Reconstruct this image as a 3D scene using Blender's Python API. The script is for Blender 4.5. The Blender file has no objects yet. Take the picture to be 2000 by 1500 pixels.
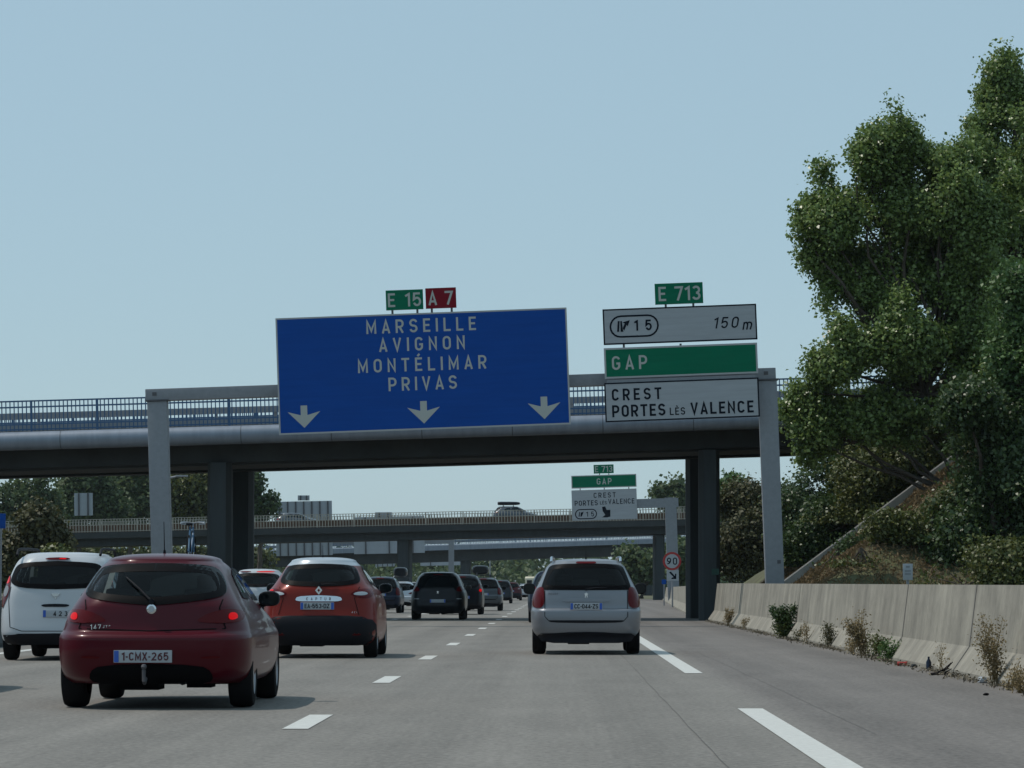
import bpy, bmesh, math, random
import numpy as np
from mathutils import Vector, Matrix, Euler
R_ = math.radians
scene = bpy.context.scene
col = scene.collection

# ------------------------------------------------------------------ camera, sky, sun, exposure
CAM_H, FPX, PITCH, YAW = 1.085, 6850.0, R_(3.325), R_(0.753)
cd = bpy.data.cameras.new('camera'); cam = bpy.data.objects.new('camera', cd); col.objects.link(cam)
cd.sensor_width = 36.0; cd.lens = 36.0 * FPX / 2000.0
cd.clip_start = 0.5; cd.clip_end = 12000
cam.location = (0, 0, CAM_H); cam.rotation_euler = (math.pi/2 + PITCH, 0, YAW)
scene.camera = cam

SUN_EL, SUN_AZ = R_(60), R_(-78)          # azimuth from +Y (driving direction) towards +X
w = bpy.data.worlds.new('World'); scene.world = w; w.use_nodes = True
nt = w.node_tree; nt.nodes.clear()
sky = nt.nodes.new('ShaderNodeTexSky'); sky.sky_type = 'NISHITA'; sky.sun_disc = False
sky.sun_elevation = SUN_EL; sky.sun_rotation = SUN_AZ
sky.air_density = 1.0; sky.dust_density = 0.2; sky.ozone_density = 4.0; sky.altitude = 100
bg = nt.nodes.new('ShaderNodeBackground'); bg.inputs[1].default_value = 0.15
wo = nt.nodes.new('ShaderNodeOutputWorld')
hz = nt.nodes.new('ShaderNodeMix'); hz.data_type = 'RGBA'; hz.inputs[0].default_value = .78       # dry summer haze evens the sky out
hz.inputs[7].default_value = (3.2, 4.55, 5.25, 1)
nt.links.new(sky.outputs[0], hz.inputs[6]); nt.links.new(hz.outputs[2], bg.inputs[0]); nt.links.new(bg.outputs[0], wo.inputs[0])

sl = bpy.data.lights.new('sun', 'SUN'); sl.energy = 3.4; sl.angle = R_(0.53); sl.color = (1.0, 0.93, 0.84)
so = bpy.data.objects.new('sun', sl); col.objects.link(so)
sv = Vector((math.sin(SUN_AZ)*math.cos(SUN_EL), math.cos(SUN_AZ)*math.cos(SUN_EL), math.sin(SUN_EL)))
so.rotation_euler = sv.to_track_quat('Z', 'Y').to_euler(); so.location = (-30, 20, 60)

vs = scene.view_settings
vs.view_transform = 'Standard'; vs.look = 'None'; vs.exposure = -0.35; vs.gamma = 1.0
scene.render.engine = 'CYCLES'
scene.render.filter_size = 1.9
scene.cycles.max_bounces = 6; scene.cycles.diffuse_bounces = 3; scene.cycles.glossy_bounces = 3
scene.cycles.transparent_max_bounces = 6; scene.cycles.volume_bounces = 0

CAMROT = cam.rotation_euler.to_matrix()
def at(px, py, y):
    """world point at driving distance y for a place measured on the photograph"""
    d = CAMROT @ Vector(((px-1000)/FPX, (750-py)/FPX, -1.0))
    return Vector((0, 0, CAM_H)) + d * (y/d.y)

# ------------------------------------------------------------------ helpers
def tag(o, label=None, cat=None, group=None, kind=None):
    if label: o['label'] = label
    if cat: o['category'] = cat
    if group: o['group'] = group
    if kind: o['kind'] = kind
    return o
def empty(name, loc=(0, 0, 0), rot=(0, 0, 0), label=None, cat=None, group=None):
    o = bpy.data.objects.new(name, None); o.empty_display_size = 0.3
    o.location = loc; o.rotation_euler = rot; col.objects.link(o)
    return tag(o, label, cat, group)
class MB:
    def __init__(s): s.v = []; s.f = []; s.mi = []
    def add(s, verts, faces, mi=0):
        b = len(s.v); s.v += [tuple(p) for p in verts]
        s.f += [tuple(i+b for i in f) for f in faces]; s.mi += [mi]*len(faces)
    def box(s, x0, x1, y0, y1, z0, z1, mi=0, M=None):
        P = [Vector((x, y, z)) for z in (z0, z1) for y in (y0, y1) for x in (x0, x1)]
        if M is not None: P = [M @ p for p in P]
        s.add(P, [(0,2,3,1),(4,5,7,6),(0,1,5,4),(2,6,7,3),(0,4,6,2),(1,3,7,5)], mi)
    def tube(s, pts, r, n=8, mi=0, r1=None, cap=True):
        pts = [Vector(p) for p in pts]; m = len(pts); rings = []
        r1 = r if r1 is None else r1
        up = Vector((0.13, 0.21, 1)).normalized()
        for i, p in enumerate(pts):
            t = (pts[min(i+1, m-1)] - pts[max(i-1, 0)]).normalized()
            u = up if abs(t.dot(up)) < .95 else Vector((1, 0.1, 0)).normalized()
            a = t.cross(u).normalized(); b = t.cross(a)
            rr = r + (r1-r)*i/max(1, m-1)
            rings.append([p + (a*math.cos(2*math.pi*k/n) + b*math.sin(2*math.pi*k/n))*rr for k in range(n)])
        V = [q for ring in rings for q in ring]; F = []
        for i in range(m-1):
            for k in range(n):
                F.append((i*n+k, i*n+(k+1) % n, (i+1)*n+(k+1) % n, (i+1)*n+k))
        if cap: F += [tuple(range(n))[::-1], tuple(range((m-1)*n, m*n))]
        s.add(V, F, mi)
    def prism(s, poly, axis, a0, a1, mi=0):
        """poly in the two other axes, extruded along axis between a0 and a1"""
        def P(u, v, a): return {'x': (a, u, v), 'y': (u, a, v), 'z': (u, v, a)}[axis]
        n = len(poly); V = [P(u, v, a0) for u, v in poly] + [P(u, v, a1) for u, v in poly]
        F = [(i, (i+1) % n, n+(i+1) % n, n+i) for i in range(n)] + [tuple(range(n))[::-1], tuple(range(n, 2*n))]
        s.add(V, F, mi)
    def lathe(s, prof, n=28, axis='x', c=(0, 0, 0), mi=0):
        V = []; m = len(prof)
        for a, r in prof:
            for k in range(n):
                t = 2*math.pi*k/n
                q = (a, r*math.cos(t), r*math.sin(t)) if axis == 'x' else (r*math.cos(t), r*math.sin(t), a) if axis == 'z' else (r*math.cos(t), a, r*math.sin(t))
                V.append((q[0]+c[0], q[1]+c[1], q[2]+c[2]))
        F = [(i*n+k, i*n+(k+1) % n, (i+1)*n+(k+1) % n, (i+1)*n+k) for i in range(m-1) for k in range(n)]
        s.add(V, F, mi)
    def build(s, name, mats, parent=None, smooth=False, bevel=0, fixn=True):
        me = bpy.data.meshes.new(name); me.from_pydata(s.v, [], s.f)
        for m in (mats if isinstance(mats, (list, tuple)) else [mats]): me.materials.append(m)
        me.polygons.foreach_set('material_index', s.mi)
        if fixn or bevel:
            bm = bmesh.new(); bm.from_mesh(me)
            if bevel:
                es = [e for e in bm.edges if len(e.link_faces) == 2 and e.calc_face_angle(0) > .6]
                bmesh.ops.bevel(bm, geom=es, offset=bevel, segments=2, affect='EDGES', profile=.6)
            bmesh.ops.recalc_face_normals(bm, faces=bm.faces); bm.to_mesh(me); bm.free()
        if smooth or bevel:
            me.polygons.foreach_set('use_smooth', [True]*len(me.polygons)); me.set_sharp_from_angle(angle=R_(38))
        o = bpy.data.objects.new(name, me); col.objects.link(o)
        if parent: o.parent = parent
        return o

# ------------------------------------------------------------------ materials
def mat(name, c, rough=.6, metal=0, spec=.5, coat=0, emit=None, es=0, noise=0, scale=8, stretch=(1, 1, 1), bump=0, c2=None, trans=0):
    m = bpy.data.materials.new(name); m.use_nodes = True; n = m.node_tree; b = n.nodes['Principled BSDF']
    b.inputs['Base Color'].default_value = (*c, 1); b.inputs['Roughness'].default_value = rough
    b.inputs['Metallic'].default_value = metal; b.inputs['Specular IOR Level'].default_value = spec
    b.inputs['Coat Weight'].default_value = coat; b.inputs['Coat Roughness'].default_value = .04
    if emit: b.inputs['Emission Color'].default_value = (*emit, 1); b.inputs['Emission Strength'].default_value = es
    if noise or bump:
        tc = n.nodes.new('ShaderNodeTexCoord'); mp = n.nodes.new('ShaderNodeMapping'); mp.inputs['Scale'].default_value = stretch
        nz = n.nodes.new('ShaderNodeTexNoise'); nz.inputs['Scale'].default_value = scale; nz.inputs['Detail'].default_value = 6; nz.inputs['Roughness'].default_value = .65
        n.links.new(tc.outputs['Object'], mp.inputs[0]); n.links.new(mp.outputs[0], nz.inputs[0])
        if noise:
            rp = n.nodes.new('ShaderNodeValToRGB'); rp.color_ramp.elements[0].position = .3; rp.color_ramp.elements[1].position = .7
            lo = tuple(x*(1-noise) for x in c); hi = c2 or tuple(min(1, x*(1+noise)) for x in c)
            rp.color_ramp.elements[0].color = (*lo, 1); rp.color_ramp.elements[1].color = (*hi, 1)
            n.links.new(nz.outputs[0], rp.inputs[0]); n.links.new(rp.outputs[0], b.inputs['Base Color'])
        if bump:
            bp = n.nodes.new('ShaderNodeBump'); bp.inputs['Strength'].default_value = bump; bp.inputs['Distance'].default_value = .02
            n.links.new(nz.outputs[0], bp.inputs['Height']); n.links.new(bp.outputs[0], b.inputs['Normal'])
    return m
def leafmat(name, a, b_, rough=.42, trans=.25):
    m = bpy.data.materials.new(name); m.use_nodes = True; n = m.node_tree; b = n.nodes['Principled BSDF']; out = n.nodes['Material Output']
    g = n.nodes.new('ShaderNodeNewGeometry'); rp = n.nodes.new('ShaderNodeValToRGB')
    rp.color_ramp.elements[0].color = (*a, 1); rp.color_ramp.elements[1].color = (*b_, 1)
    n.links.new(g.outputs['Random Per Island'], rp.inputs[0]); n.links.new(rp.outputs[0], b.inputs['Base Color'])
    b.inputs['Roughness'].default_value = rough; b.inputs['Specular IOR Level'].default_value = .5
    tr = n.nodes.new('ShaderNodeBsdfTranslucent'); n.links.new(rp.outputs[0], tr.inputs[0])
    mx = n.nodes.new('ShaderNodeMixShader'); mx.inputs[0].default_value = trans
    n.links.new(b.outputs[0], mx.inputs[1]); n.links.new(tr.outputs[0], mx.inputs[2]); n.links.new(mx.outputs[0], out.inputs[0])
    return m

def road_material():
    m = bpy.data.materials.new('asphalt'); m.use_nodes = True; n = m.node_tree; b = n.nodes['Principled BSDF']; L = n.links.new
    tc = n.nodes.new('ShaderNodeTexCoord')
    def nz(scale, st, det=5):
        mp = n.nodes.new('ShaderNodeMapping'); mp.inputs['Scale'].default_value = st
        t = n.nodes.new('ShaderNodeTexNoise'); t.inputs['Scale'].default_value = scale; t.inputs['Detail'].default_value = det; t.inputs['Roughness'].default_value = .7
        L(tc.outputs['Object'], mp.inputs[0]); L(mp.outputs[0], t.inputs[0]); return t.outputs[0]
    def math_(op, a, bb):
        k = n.nodes.new('ShaderNodeMath'); k.operation = op
        for i, v in enumerate((a, bb)):
            if isinstance(v, (int, float)): k.inputs[i].default_value = v
            else: L(v, k.inputs[i])
        return k.outputs[0]
    fine = nz(20, (1, .5, 1), 5); mid = nz(1.2, (1, .25, 1)); streak = nz(1.1, (1.6, .012, 1), 6)
    # worn wheel tracks: a cosine across each 3.6 m lane
    sx = n.nodes.new('ShaderNodeSeparateXYZ'); L(tc.outputs['Object'], sx.inputs[0])
    tr = math_('COSINE', math_('MULTIPLY', math_('ADD', sx.outputs[0], 1.98), 2*math.pi/1.8), 0)
    shoulder = n.nodes.new('ShaderNodeMapRange'); shoulder.inputs[1].default_value = 1.75; shoulder.inputs[2].default_value = 2.1
    L(sx.outputs[0], shoulder.inputs[0])
    v = math_('ADD', math_('MULTIPLY', math_('SUBTRACT', fine, .5), 1.6), 1.0)
    v = math_('ADD', v, math_('MULTIPLY', math_('SUBTRACT', mid, .5), .55))
    v = math_('ADD', v, math_('MULTIPLY', math_('SUBTRACT', streak, .5), .6))
    v = math_('ADD', v, math_('MULTIPLY', tr, .06))
    v = math_('SUBTRACT', v, math_('MULTIPLY', shoulder.outputs[0], .10))
    mixc = n.nodes.new('ShaderNodeMix'); mixc.data_type = 'RGBA'
    mixc.inputs[6].default_value = (.176, .166, .151, 1); mixc.inputs[7].default_value = (.165, .152, .141, 1)
    L(shoulder.outputs[0], mixc.inputs[0])
    vm = n.nodes.new('ShaderNodeVectorMath'); vm.operation = 'SCALE'; L(mixc.outputs[2], vm.inputs[0]); L(v, vm.inputs['Scale'])
    L(vm.outputs[0], b.inputs['Base Color']); b.inputs['Roughness'].default_value = .82; b.inputs['Specular IOR Level'].default_value = .25
    bp = n.nodes.new('ShaderNodeBump'); bp.inputs['Strength'].default_value = .5; bp.inputs['Distance'].default_value = .01
    L(fine, bp.inputs['Height']); L(bp.outputs[0], b.inputs['Normal'])
    return m

M = {}
M['asphalt'] = road_material()
M['paint_white'] = mat('road_paint', (.53, .53, .50), .6, noise=.14, scale=14)
M['seam'] = mat('road_seam', (.085, .083, .08), .9)
M['gap'] = mat('panel_gap', (.006, .006, .007), .8, spec=.05)
M['earth'] = mat('earth', (.095, .075, .042), .95, noise=.4, scale=.6, c2=(.11, .12, .05))
M['concrete_old'] = None
M['concrete'] = mat('concrete', (.27, .265, .25), .85, noise=.2, scale=2.5, stretch=(1, 1, .3))
M['concrete_shade_tone'] = mat('concrete_shade_tone', (.035, .04, .042), .9, noise=.25, scale=.8)  # shade under the bridge decks is put into this near-black base colour
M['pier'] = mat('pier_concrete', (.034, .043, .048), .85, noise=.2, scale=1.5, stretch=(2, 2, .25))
M['cornice'] = mat('cornice_metal', (.23, .26, .31), .45, metal=.2, noise=.05, scale=2)
def banded(m, period, wid, dark):
    n = m.node_tree; b = n.nodes['Principled BSDF']; L = n.links.new; tc = n.nodes.new('ShaderNodeTexCoord'); sx = n.nodes.new('ShaderNodeSeparateXYZ'); L(tc.outputs['Object'], sx.inputs[0])
    a = n.nodes.new('ShaderNodeMath'); a.operation = 'PINGPONG'; a.inputs[1].default_value = period/2; L(sx.outputs[0], a.inputs[0])
    c = n.nodes.new('ShaderNodeMath'); c.operation = 'LESS_THAN'; c.inputs[1].default_value = wid; L(a.outputs[0], c.inputs[0])
    src = b.inputs['Base Color'].links[0].from_socket; k = n.nodes.new('ShaderNodeMix'); k.data_type = 'RGBA'; k.blend_type = 'MULTIPLY'
    k.inputs[7].default_value = (dark, dark, dark, 1); L(c.outputs[0], k.inputs[0]); L(src, k.inputs[6]); L(k.outputs[2], b.inputs['Base Color']); return m
M['cornice'] = banded(mat('cornice_metal', (.21, .245, .30), .45, metal=.2, noise=.16, scale=1.2, stretch=(2.2, 1, .35)), 3.0, .018, .45)
M['rail_blue'] = mat('rail_blue', (.035, .10, .21), .45)
M['rail_brown'] = mat('rail_brown', (.36, .33, .28), .6, noise=.25, scale=6)
M['rail_rust'] = mat('rail_rust', (.11, .06, .035), .8, noise=.3, scale=3)
M['galv'] = mat('galvanised', (.22, .235, .26), .6, metal=.1, noise=.09, scale=7)
M['galv_dark'] = mat('galvanised_dark', (.09, .09, .10), .6, metal=.3)
M['sign_back'] = mat('sign_back', (.33, .36, .40), .55, metal=.2, noise=.06, scale=2)
M['sign_blue'] = mat('sign_blue', (.004, .062, .30), .6, spec=.12, noise=.10, scale=2.2, stretch=(.25, 1, 3.5))
M['sign_green'] = mat('sign_green', (.0, .14, .075), .6, spec=.12, noise=.10, scale=2.2, stretch=(.25, 1, 3.5))
M['pier_green'] = mat('faded_green', (.02, .07, .055), .7)
M['sign_red'] = mat('sign_red', (.19, .006, .016), .6, spec=.12)
M['sign_white'] = mat('sign_white', (.34, .36, .39), .55, noise=.10, scale=2.2, stretch=(.25, 1, 3.5))
M['sign_edge'] = mat('sign_edge', (.36, .37, .38), .5)
M['sign_letter'] = mat('sign_letter', (.40, .42, .40), .5)
M['sign_black'] = mat('sign_black', (.008, .012, .02), .7, spec=.05)
M['ring_red'] = mat('ring_red', (.36, .02, .02), .5)
M['bark'] = mat('bark', (.07, .055, .042), .9, noise=.35, scale=3, stretch=(3, 3, .5), bump=.6)
M['leaf_poplar'] = leafmat('leaf_poplar', (.080, .135, .026), (.235, .32, .10), .36, .35)
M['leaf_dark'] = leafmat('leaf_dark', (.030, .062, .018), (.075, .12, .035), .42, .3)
M['leaf_pale'] = leafmat('leaf_pale', (.05, .11, .03), (.12, .20, .06), .45)
M['leaf_olive'] = leafmat('leaf_olive', (.05, .075, .016), (.13, .14, .035), .5)
M['leaf_brown'] = leafmat('leaf_brown', (.042, .048, .018), (.105, .10, .036), .6)
M['leaf_far'] = leafmat('leaf_far', (.05, .09, .034), (.125, .165, .065), .6, .35)
M['dry'] = leafmat('dry_stalk', (.16, .12, .055), (.32, .25, .13), .7, .2)
M['dry_grass'] = leafmat('dry_grass', (.095, .062, .028), (.23, .155, .072), .8, .15)
M['glass'] = mat('car_glass', (.004, .007, .009), .03, spec=.2)
M['glass_light'] = mat('car_glass_light', (.03, .045, .05), .03, spec=.6)
M['tyre'] = mat('tyre', (.010, .010, .011), .9, spec=.1)
M['rim'] = mat('rim', (.32, .33, .35), .35, metal=.8)
M['plastic'] = mat('black_plastic', (.009, .010, .014), .6, spec=.15)
M['under'] = mat('underbody', (.005, .005, .006), .9, spec=.05)
M['chrome'] = mat('chrome', (.65, .67, .70), .16, metal=1)
M['lamp_red'] = mat('lamp_red', (.085, .002, .004), .2, spec=.2)
M['lamp_lit'] = mat('lamp_lit', (.3, .0, .0), .3, emit=(1, .0, .004), es=.5, spec=.15)
M['lamp_clear'] = mat('lamp_clear', (.40, .43, .46), .12, coat=.6)
M['lamp_orange'] = mat('lamp_orange', (.6, .2, .02), .2)
M['plate'] = mat('plate_white', (.34, .37, .40), .45)
M['plate_blue'] = mat('plate_blue', (.02, .09, .42), .45)
M['ink'] = mat('plate_ink', (.012, .012, .015), .6, spec=.1)
M['ink_red'] = mat('plate_ink_red', (.07, .008, .015), .6)
M['frit'] = mat('window_black', (.003, .003, .004), .5, spec=.06)
M['fabric'] = mat('seat_fabric', (.02, .022, .026), .9, spec=.1)
def clear_glass(name, tint):
    m = bpy.data.materials.new(name); m.use_nodes = True; n = m.node_tree; n.nodes.clear(); out = n.nodes.new('ShaderNodeOutputMaterial')
    t = n.nodes.new('ShaderNodeBsdfTransparent'); t.inputs[0].default_value = (*tint, 1); g = n.nodes.new('ShaderNodeBsdfGlossy'); g.inputs['Roughness'].default_value = .02
    f = n.nodes.new('ShaderNodeFresnel'); f.inputs[0].default_value = 1.38; mx = n.nodes.new('ShaderNodeMixShader')
    n.links.new(f.outputs[0], mx.inputs[0]); n.links.new(t.outputs[0], mx.inputs[1]); n.links.new(g.outputs[0], mx.inputs[2]); n.links.new(mx.outputs[0], out.inputs[0]); return m
M['glass_clear'] = clear_glass('clear_glass', (.42, .52, .52))
M['glass_tint'] = clear_glass('tinted_glass', (.16, .21, .22))
def paint(name, c, metal=.0, rough=.32): return mat('paint_'+name, c, rough, metal=metal, coat=.25, spec=.15)
M['p_red'] = paint('red', (.064, .0010, .007), .05)
M['p_orange'] = paint('orange', (.150, .011, .005), .1)
M['p_silver'] = paint('silver', (.22, .235, .26), .45, .34)
M['p_white'] = paint('white', (.46, .49, .52))
M['p_black'] = paint('black', (.008, .010, .014), .2)
M['p_navy'] = paint('navy', (.012, .02, .04), .3)
M['p_grey'] = paint('grey', (.09, .105, .12), .5)
M['p_dark'] = paint('dark_grey', (.022, .026, .032), .4)
M['p_sky'] = paint('pale_silver', (.46, .50, .54), .5)
M['p_maroon'] = paint('maroon', (.07, .012, .016), .3)

# ------------------------------------------------------------------ lettering
def arc(cx, cy, rx, ry, a0, a1, n=9):
    return [(cx+rx*math.cos(R_(a0+(a1-a0)*i/n)), cy+ry*math.sin(R_(a0+(a1-a0)*i/n))) for i in range(n+1)]
def glyph(ch, t):
    """width and centre lines of one traffic sign letter of height 1 and stroke t"""
    h = t/2; w = {'M': .74, 'I': t, '1': .34, ' ': .34, '-': .26, 'm': .70, 'i': t, 'd': .52, 'T': .58, 'L': .52, 'E': .52, 'J': .5}.get(ch, .60)
    L, R, B, T = h, w-h, h, 1-h; cx = w/2; rx = (R-L)/2; r = min(rx, .24); q = (T-.5)/2 + .0
    if ch in 'ÉÈ':
        w, P = glyph('E', t); return w, P + [[(w*.38, 1.10), (w*.66, 1.26)] if ch == 'É' else [(w*.36, 1.26), (w*.64, 1.10)]]
    oval = [arc(cx, T-r, rx, r, 90, 0) + arc(cx, B+r, rx, r, 0, -180) + arc(cx, T-r, rx, r, 180, 90)]
    D = {'A': [[(h*.75, 0), (cx, T), (w-h*.75, 0)], [(w*.24, .27), (w*.76, .27)]],
     'C': [arc(cx, T-r, rx, r, 12, 180)+arc(cx, B+r, rx, r, 180, 348)],
     'D': [[(L, B), (L, T)]+arc(R-r, T-r, r, r, 90, 0)+arc(R-r, B+r, r, r, 0, -90)+[(L, B), (L, .2)]],
     'E': [[(w, T), (L, T), (L, B), (w, B)], [(L+h, .51), (w-.06, .51)]],
     'G': [arc(cx, T-r, rx, r, 15, 180)+arc(cx, B+r, rx, r, 180, 360)+[(R, .46), (cx+.02, .46)]],
     'I': [[(h, 0), (h, 1)]], 'J': [[(R, 1)]+arc(cx, B+r, rx, r, 0, -170)], 'L': [[(L, 1), (L, B), (w, B)]],
     'M': [[(L, 0), (L, T), (cx, .22), (R, T), (R, 0)]], 'N': [[(L, 0), (L, T-.02), (R, B+.02), (R, 1)]], 'O': oval, '0': oval,
     'P': [[(L, 0), (L, T)]+arc(R-r, T-r, r, r, 90, 0)+arc(R-r, .42+r, r, r, 0, -90)+[(L+h, .42)]],
     'R': [[(L, 0), (L, T)]+arc(R-r, T-r, r, r, 90, 0)+arc(R-r, .44+r, r, r, 0, -90)+[(L+h, .44)], [(cx, .42), (R, 0)]],
     'S': [arc(cx, T-q, rx, q, 12, 270, 14)+arc(cx, B+q, rx, q, 90, -168, 14)[1:]],
     'T': [[(0, T), (w, T)], [(cx, 0), (cx, T-h)]], 'U': [[(L, 1)]+arc(cx, B+r, rx, r, 180, 360)+[(R, 1)]],
     'V': [[(h*.75, 1), (cx, B), (w-h*.75, 1)]], 'X': [[(h*.7, 0), (w-h*.7, 1)], [(h*.7, 1), (w-h*.7, 0)]], 'Z': [[(0, T), (R, T), (L, B), (w, B)]],
     '1': [[(0, .76), (R, T-.02), (R, 0)]], '2': [arc(cx, T-r, rx, r, 165, -25)+[(L, B), (w, B)]],
     '3': [arc(cx, T-q, rx*.95, q, 150, -90, 12), arc(cx, B+q, rx, q, 90, -160, 12)], '4': [[(w*.70, 0), (w*.70, T-.02), (L, .27), (w, .27)]],
     '5': [[(R, T), (L+.03, T), (L, .50)]+arc(cx, B+.27, rx, .27, 130, -160, 12)], '6': [arc(cx, B+.26, rx, .26, 0, 360, 18), [(R-.04, T)]+arc(R+.02, B+.26, R+.02-L, T-B-.30, 98, 180)],
     '7': [[(0, T), (R, T), (w*.34, 0)]], '8': [arc(cx, T-q, rx*.92, q, 0, 360, 18), arc(cx, B+q, rx, q, 0, 360, 18)],
     '9': [arc(cx, T-.26, rx, .26, 0, 360, 18), [(L+.04, B)]+arc(L-.02, T-.26, R-L+.02, T-B-.30, -82, 0)],
     '-': [[(0, .44), (w, .44)]], ' ': [],
     'm': [[(h, 0), (h, .68)], [(h, .45)]+arc(.26, .46, .26-h, .20, 180, 0)+[(.52-h, 0)]] if False else [[(h, 0), (h, .68)], arc(.215, .43, .215-h, .22, 165, 0)+[(.43-h, 0)], arc(.485, .43, .485-.27-h*.2, .22, 165, 0)+[(.70-h, 0)]],
     'd': [arc(cx, .33, rx, .33-h, 0, 360, 16), [(R, 0), (R, 1)]], 'i': [[(h, 0), (h, .66)], [(h, .82), (h, .98)]]}
    return w, D[ch]
def stroke(pts, t, z, V, F):
    n = len(pts); q = [Vector(p) for p in pts]; b = len(V)
    for i in range(n):
        d0 = (q[i]-q[i-1]).normalized() if i else None; d1 = (q[i+1]-q[i]).normalized() if i < n-1 else None
        d = ((d0 or d1)+(d1 or d0)); d = d.normalized() if d.length > 1e-4 else (d0 or d1); nn = Vector((-d.y, d.x)); k = 1.0
        if d0 and d1: k = 1/max(.38, abs(nn.dot(Vector((-d0.y, d0.x)))))
        for s_ in (1, -1): V.append((q[i].x+nn.x*t/2*k*s_, q[i].y+nn.y*t/2*k*s_, z))
    for i in range(n-1): F.append((b+2*i, b+2*i+1, b+2*i+3, b+2*i+2))
def text_mesh(body, h, width=None, bold=.15, shear=0, squash=1):
    gl = [glyph(c, bold) for c in body]; tot = sum(g[0] for g in gl)*h*squash; n = len(body); gap = .16*h
    if width and n > 1:
        gap = (width-tot)/(n-1)
        if gap < .09*h: squash *= (width-.10*h*(n-1))/tot; gap = .10*h
    elif width and n == 1: squash = width/(gl[0][0]*h)
    V = []; F = []; x = 0; out = []
    for (w_, P) in gl:
        A = []
        for j, p in enumerate(P):
            b = len(V); stroke([((u*squash), v) for u, v in p], bold*(.5+.5*squash), j*.0006, A, F) if False else None
            VV = []; FF = []; stroke([(u*squash, v) for u, v in p], bold, j, VV, FF); b = len(out)
            out += [(x + u*h + shear*v*h, v*h - h/2, zz) for u, v, zz in VV]; F += [tuple(i+b for i in f) for f in FF]
        x += w_*squash*h + gap
    xm = (min(p[0] for p in out)+max(p[0] for p in out))/2
    return [(p[0]-xm, p[1], p[2]) for p in out], F
def put_text(parent, body, x, z, y, h, width, m, name='lettering', bold=.15, shear=0, squash=1):
    V, F = text_mesh(body, h, width, bold, shear, squash); e = min(.0006, h*.01)
    mb = MB(); mb.add([(x+u, y-k*e, z+v) for u, v, k in V], F); return mb.build(name, m, parent, fixn=False)

# ------------------------------------------------------------------ setting: ground, roads
def sheet(name, quads, m, parent=None, kind=None):
    mb = MB()
    for q in quads: mb.add(q, [(0, 1, 2, 3)])
    o = mb.build(name, m, parent, fixn=False)
    if kind: o['kind'] = kind
    return o
def grid_mesh(name, xs, ys, hf, m):
    V = [(x, y, hf(x, y)) for y in ys for x in xs]; nx = len(xs)
    F = [(j*nx+i, j*nx+i+1, (j+1)*nx+i+1, (j+1)*nx+i) for j in range(len(ys)-1) for i in range(nx-1)]
    mb = MB(); mb.add(V, F); o = mb.build(name, m, fixn=False, smooth=True); return o
ground = sheet('ground', [[(-6000, -400, -.03), (6000, -400, -.03), (6000, 9000, -.03), (-6000, 9000, -.03)]], M['earth'], kind='structure')
road = sheet('road', [[(-10.6, -60, 0), (5.3, -60, 0), (5.3, 128, 0), (-10.6, 128, 0)],
                      [(-10.6, 128, 0), (5.3, 128, 0), (10.5, 300, 0), (-10.6, 300, 0)],
                      [(-10.6, 300, 0), (10.5, 300, 0), (3.4, 420, 0), (-10.6, 420, 0)],
                      [(-10.6, 420, 0), (3.4, 420, 0), (3.4, 1200, 0), (-10.6, 1200, 0)]], M['asphalt'], kind='structure')
opp = sheet('opposite_road', [[(-25.5, -60, 0), (-12.2, -60, 0), (-12.2, 1200, 0), (-25.5, 1200, 0)]], M['asphalt'], kind='structure')
def dash(x, y0, y1, wd, name, par=road):
    return sheet(name, [[(x-wd/2, y0, .005), (x+wd/2, y0, .005), (x+wd/2, y1, .005), (x-wd/2, y1, .005)]], M['paint_white'], par)
LX1, LX2, LX0, RX = -2.02, -5.62, -9.2, 1.72
for k in range(-2, 30):
    y0 = 27.0 + 13.05*k
    dash(LX1, y0, y0+3.0, .20, 'lane_dash'); 
    if k < 26: dash(LX2, y0+.8, y0+3.8, .20, 'lane_dash')
for k in range(-2, 8):
    y0 = 44.6 + 51.6*k
    if k >= 2: dash(RX, y0, y0+38, .225, 'edge_line_dash')
    else: dash(RX, y0, y0+38.6, .225, 'edge_line_dash')
dash(LX0, -60, 1000, .225, 'edge_line')
mb = MB(); rnd = random.Random(3)          # sealed longitudinal joints and cracks in the asphalt
for (xa, ya, yb, wd) in ((1.02, 8, 60, .006), (2.35, 26, 60, .004)):
    pts = []; x = xa; y = ya
    while y < yb:
        pts.append((x + rnd.uniform(-.008, .008), y)); y += 1.3
    for (p, q) in zip(pts, pts[1:]):
        mb.add([(p[0]-wd/2, p[1], .004), (p[0]+wd/2, p[1], .004), (q[0]+wd/2, q[1], .004), (q[0]-wd/2, q[1], .004)], [(0, 1, 2, 3)])
mb.build('crack', M['seam'], road, fixn=False)

# embankment carrying the road that crosses over
def emb_h(x, y):
    a = max(0, (x-5.75)*.73); b = max(0, (y-97)*.62); c = max(0, (146-y)*.5)
    h = min(a, b, c, 6.35)
    return h + .10*math.sin(x*2.1+y*.7)*min(1, h) - .05
emb = grid_mesh('embankment', list(np.linspace(5.75, 70, 90)), list(np.linspace(96, 148, 70)), emb_h, M['earth']); emb['kind'] = 'structure'
lhf = lambda x, y: min(max(0, (-27.5-x)*.6), max(0, (y-103)*.5), max(0, (146-y)*.5), 6.3) - .05
emb2 = grid_mesh('embankment', list(np.linspace(-90, -27.5, 60)), list(np.linspace(102, 148, 40)), lhf, M['earth']); emb2['kind'] = 'structure'

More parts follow.
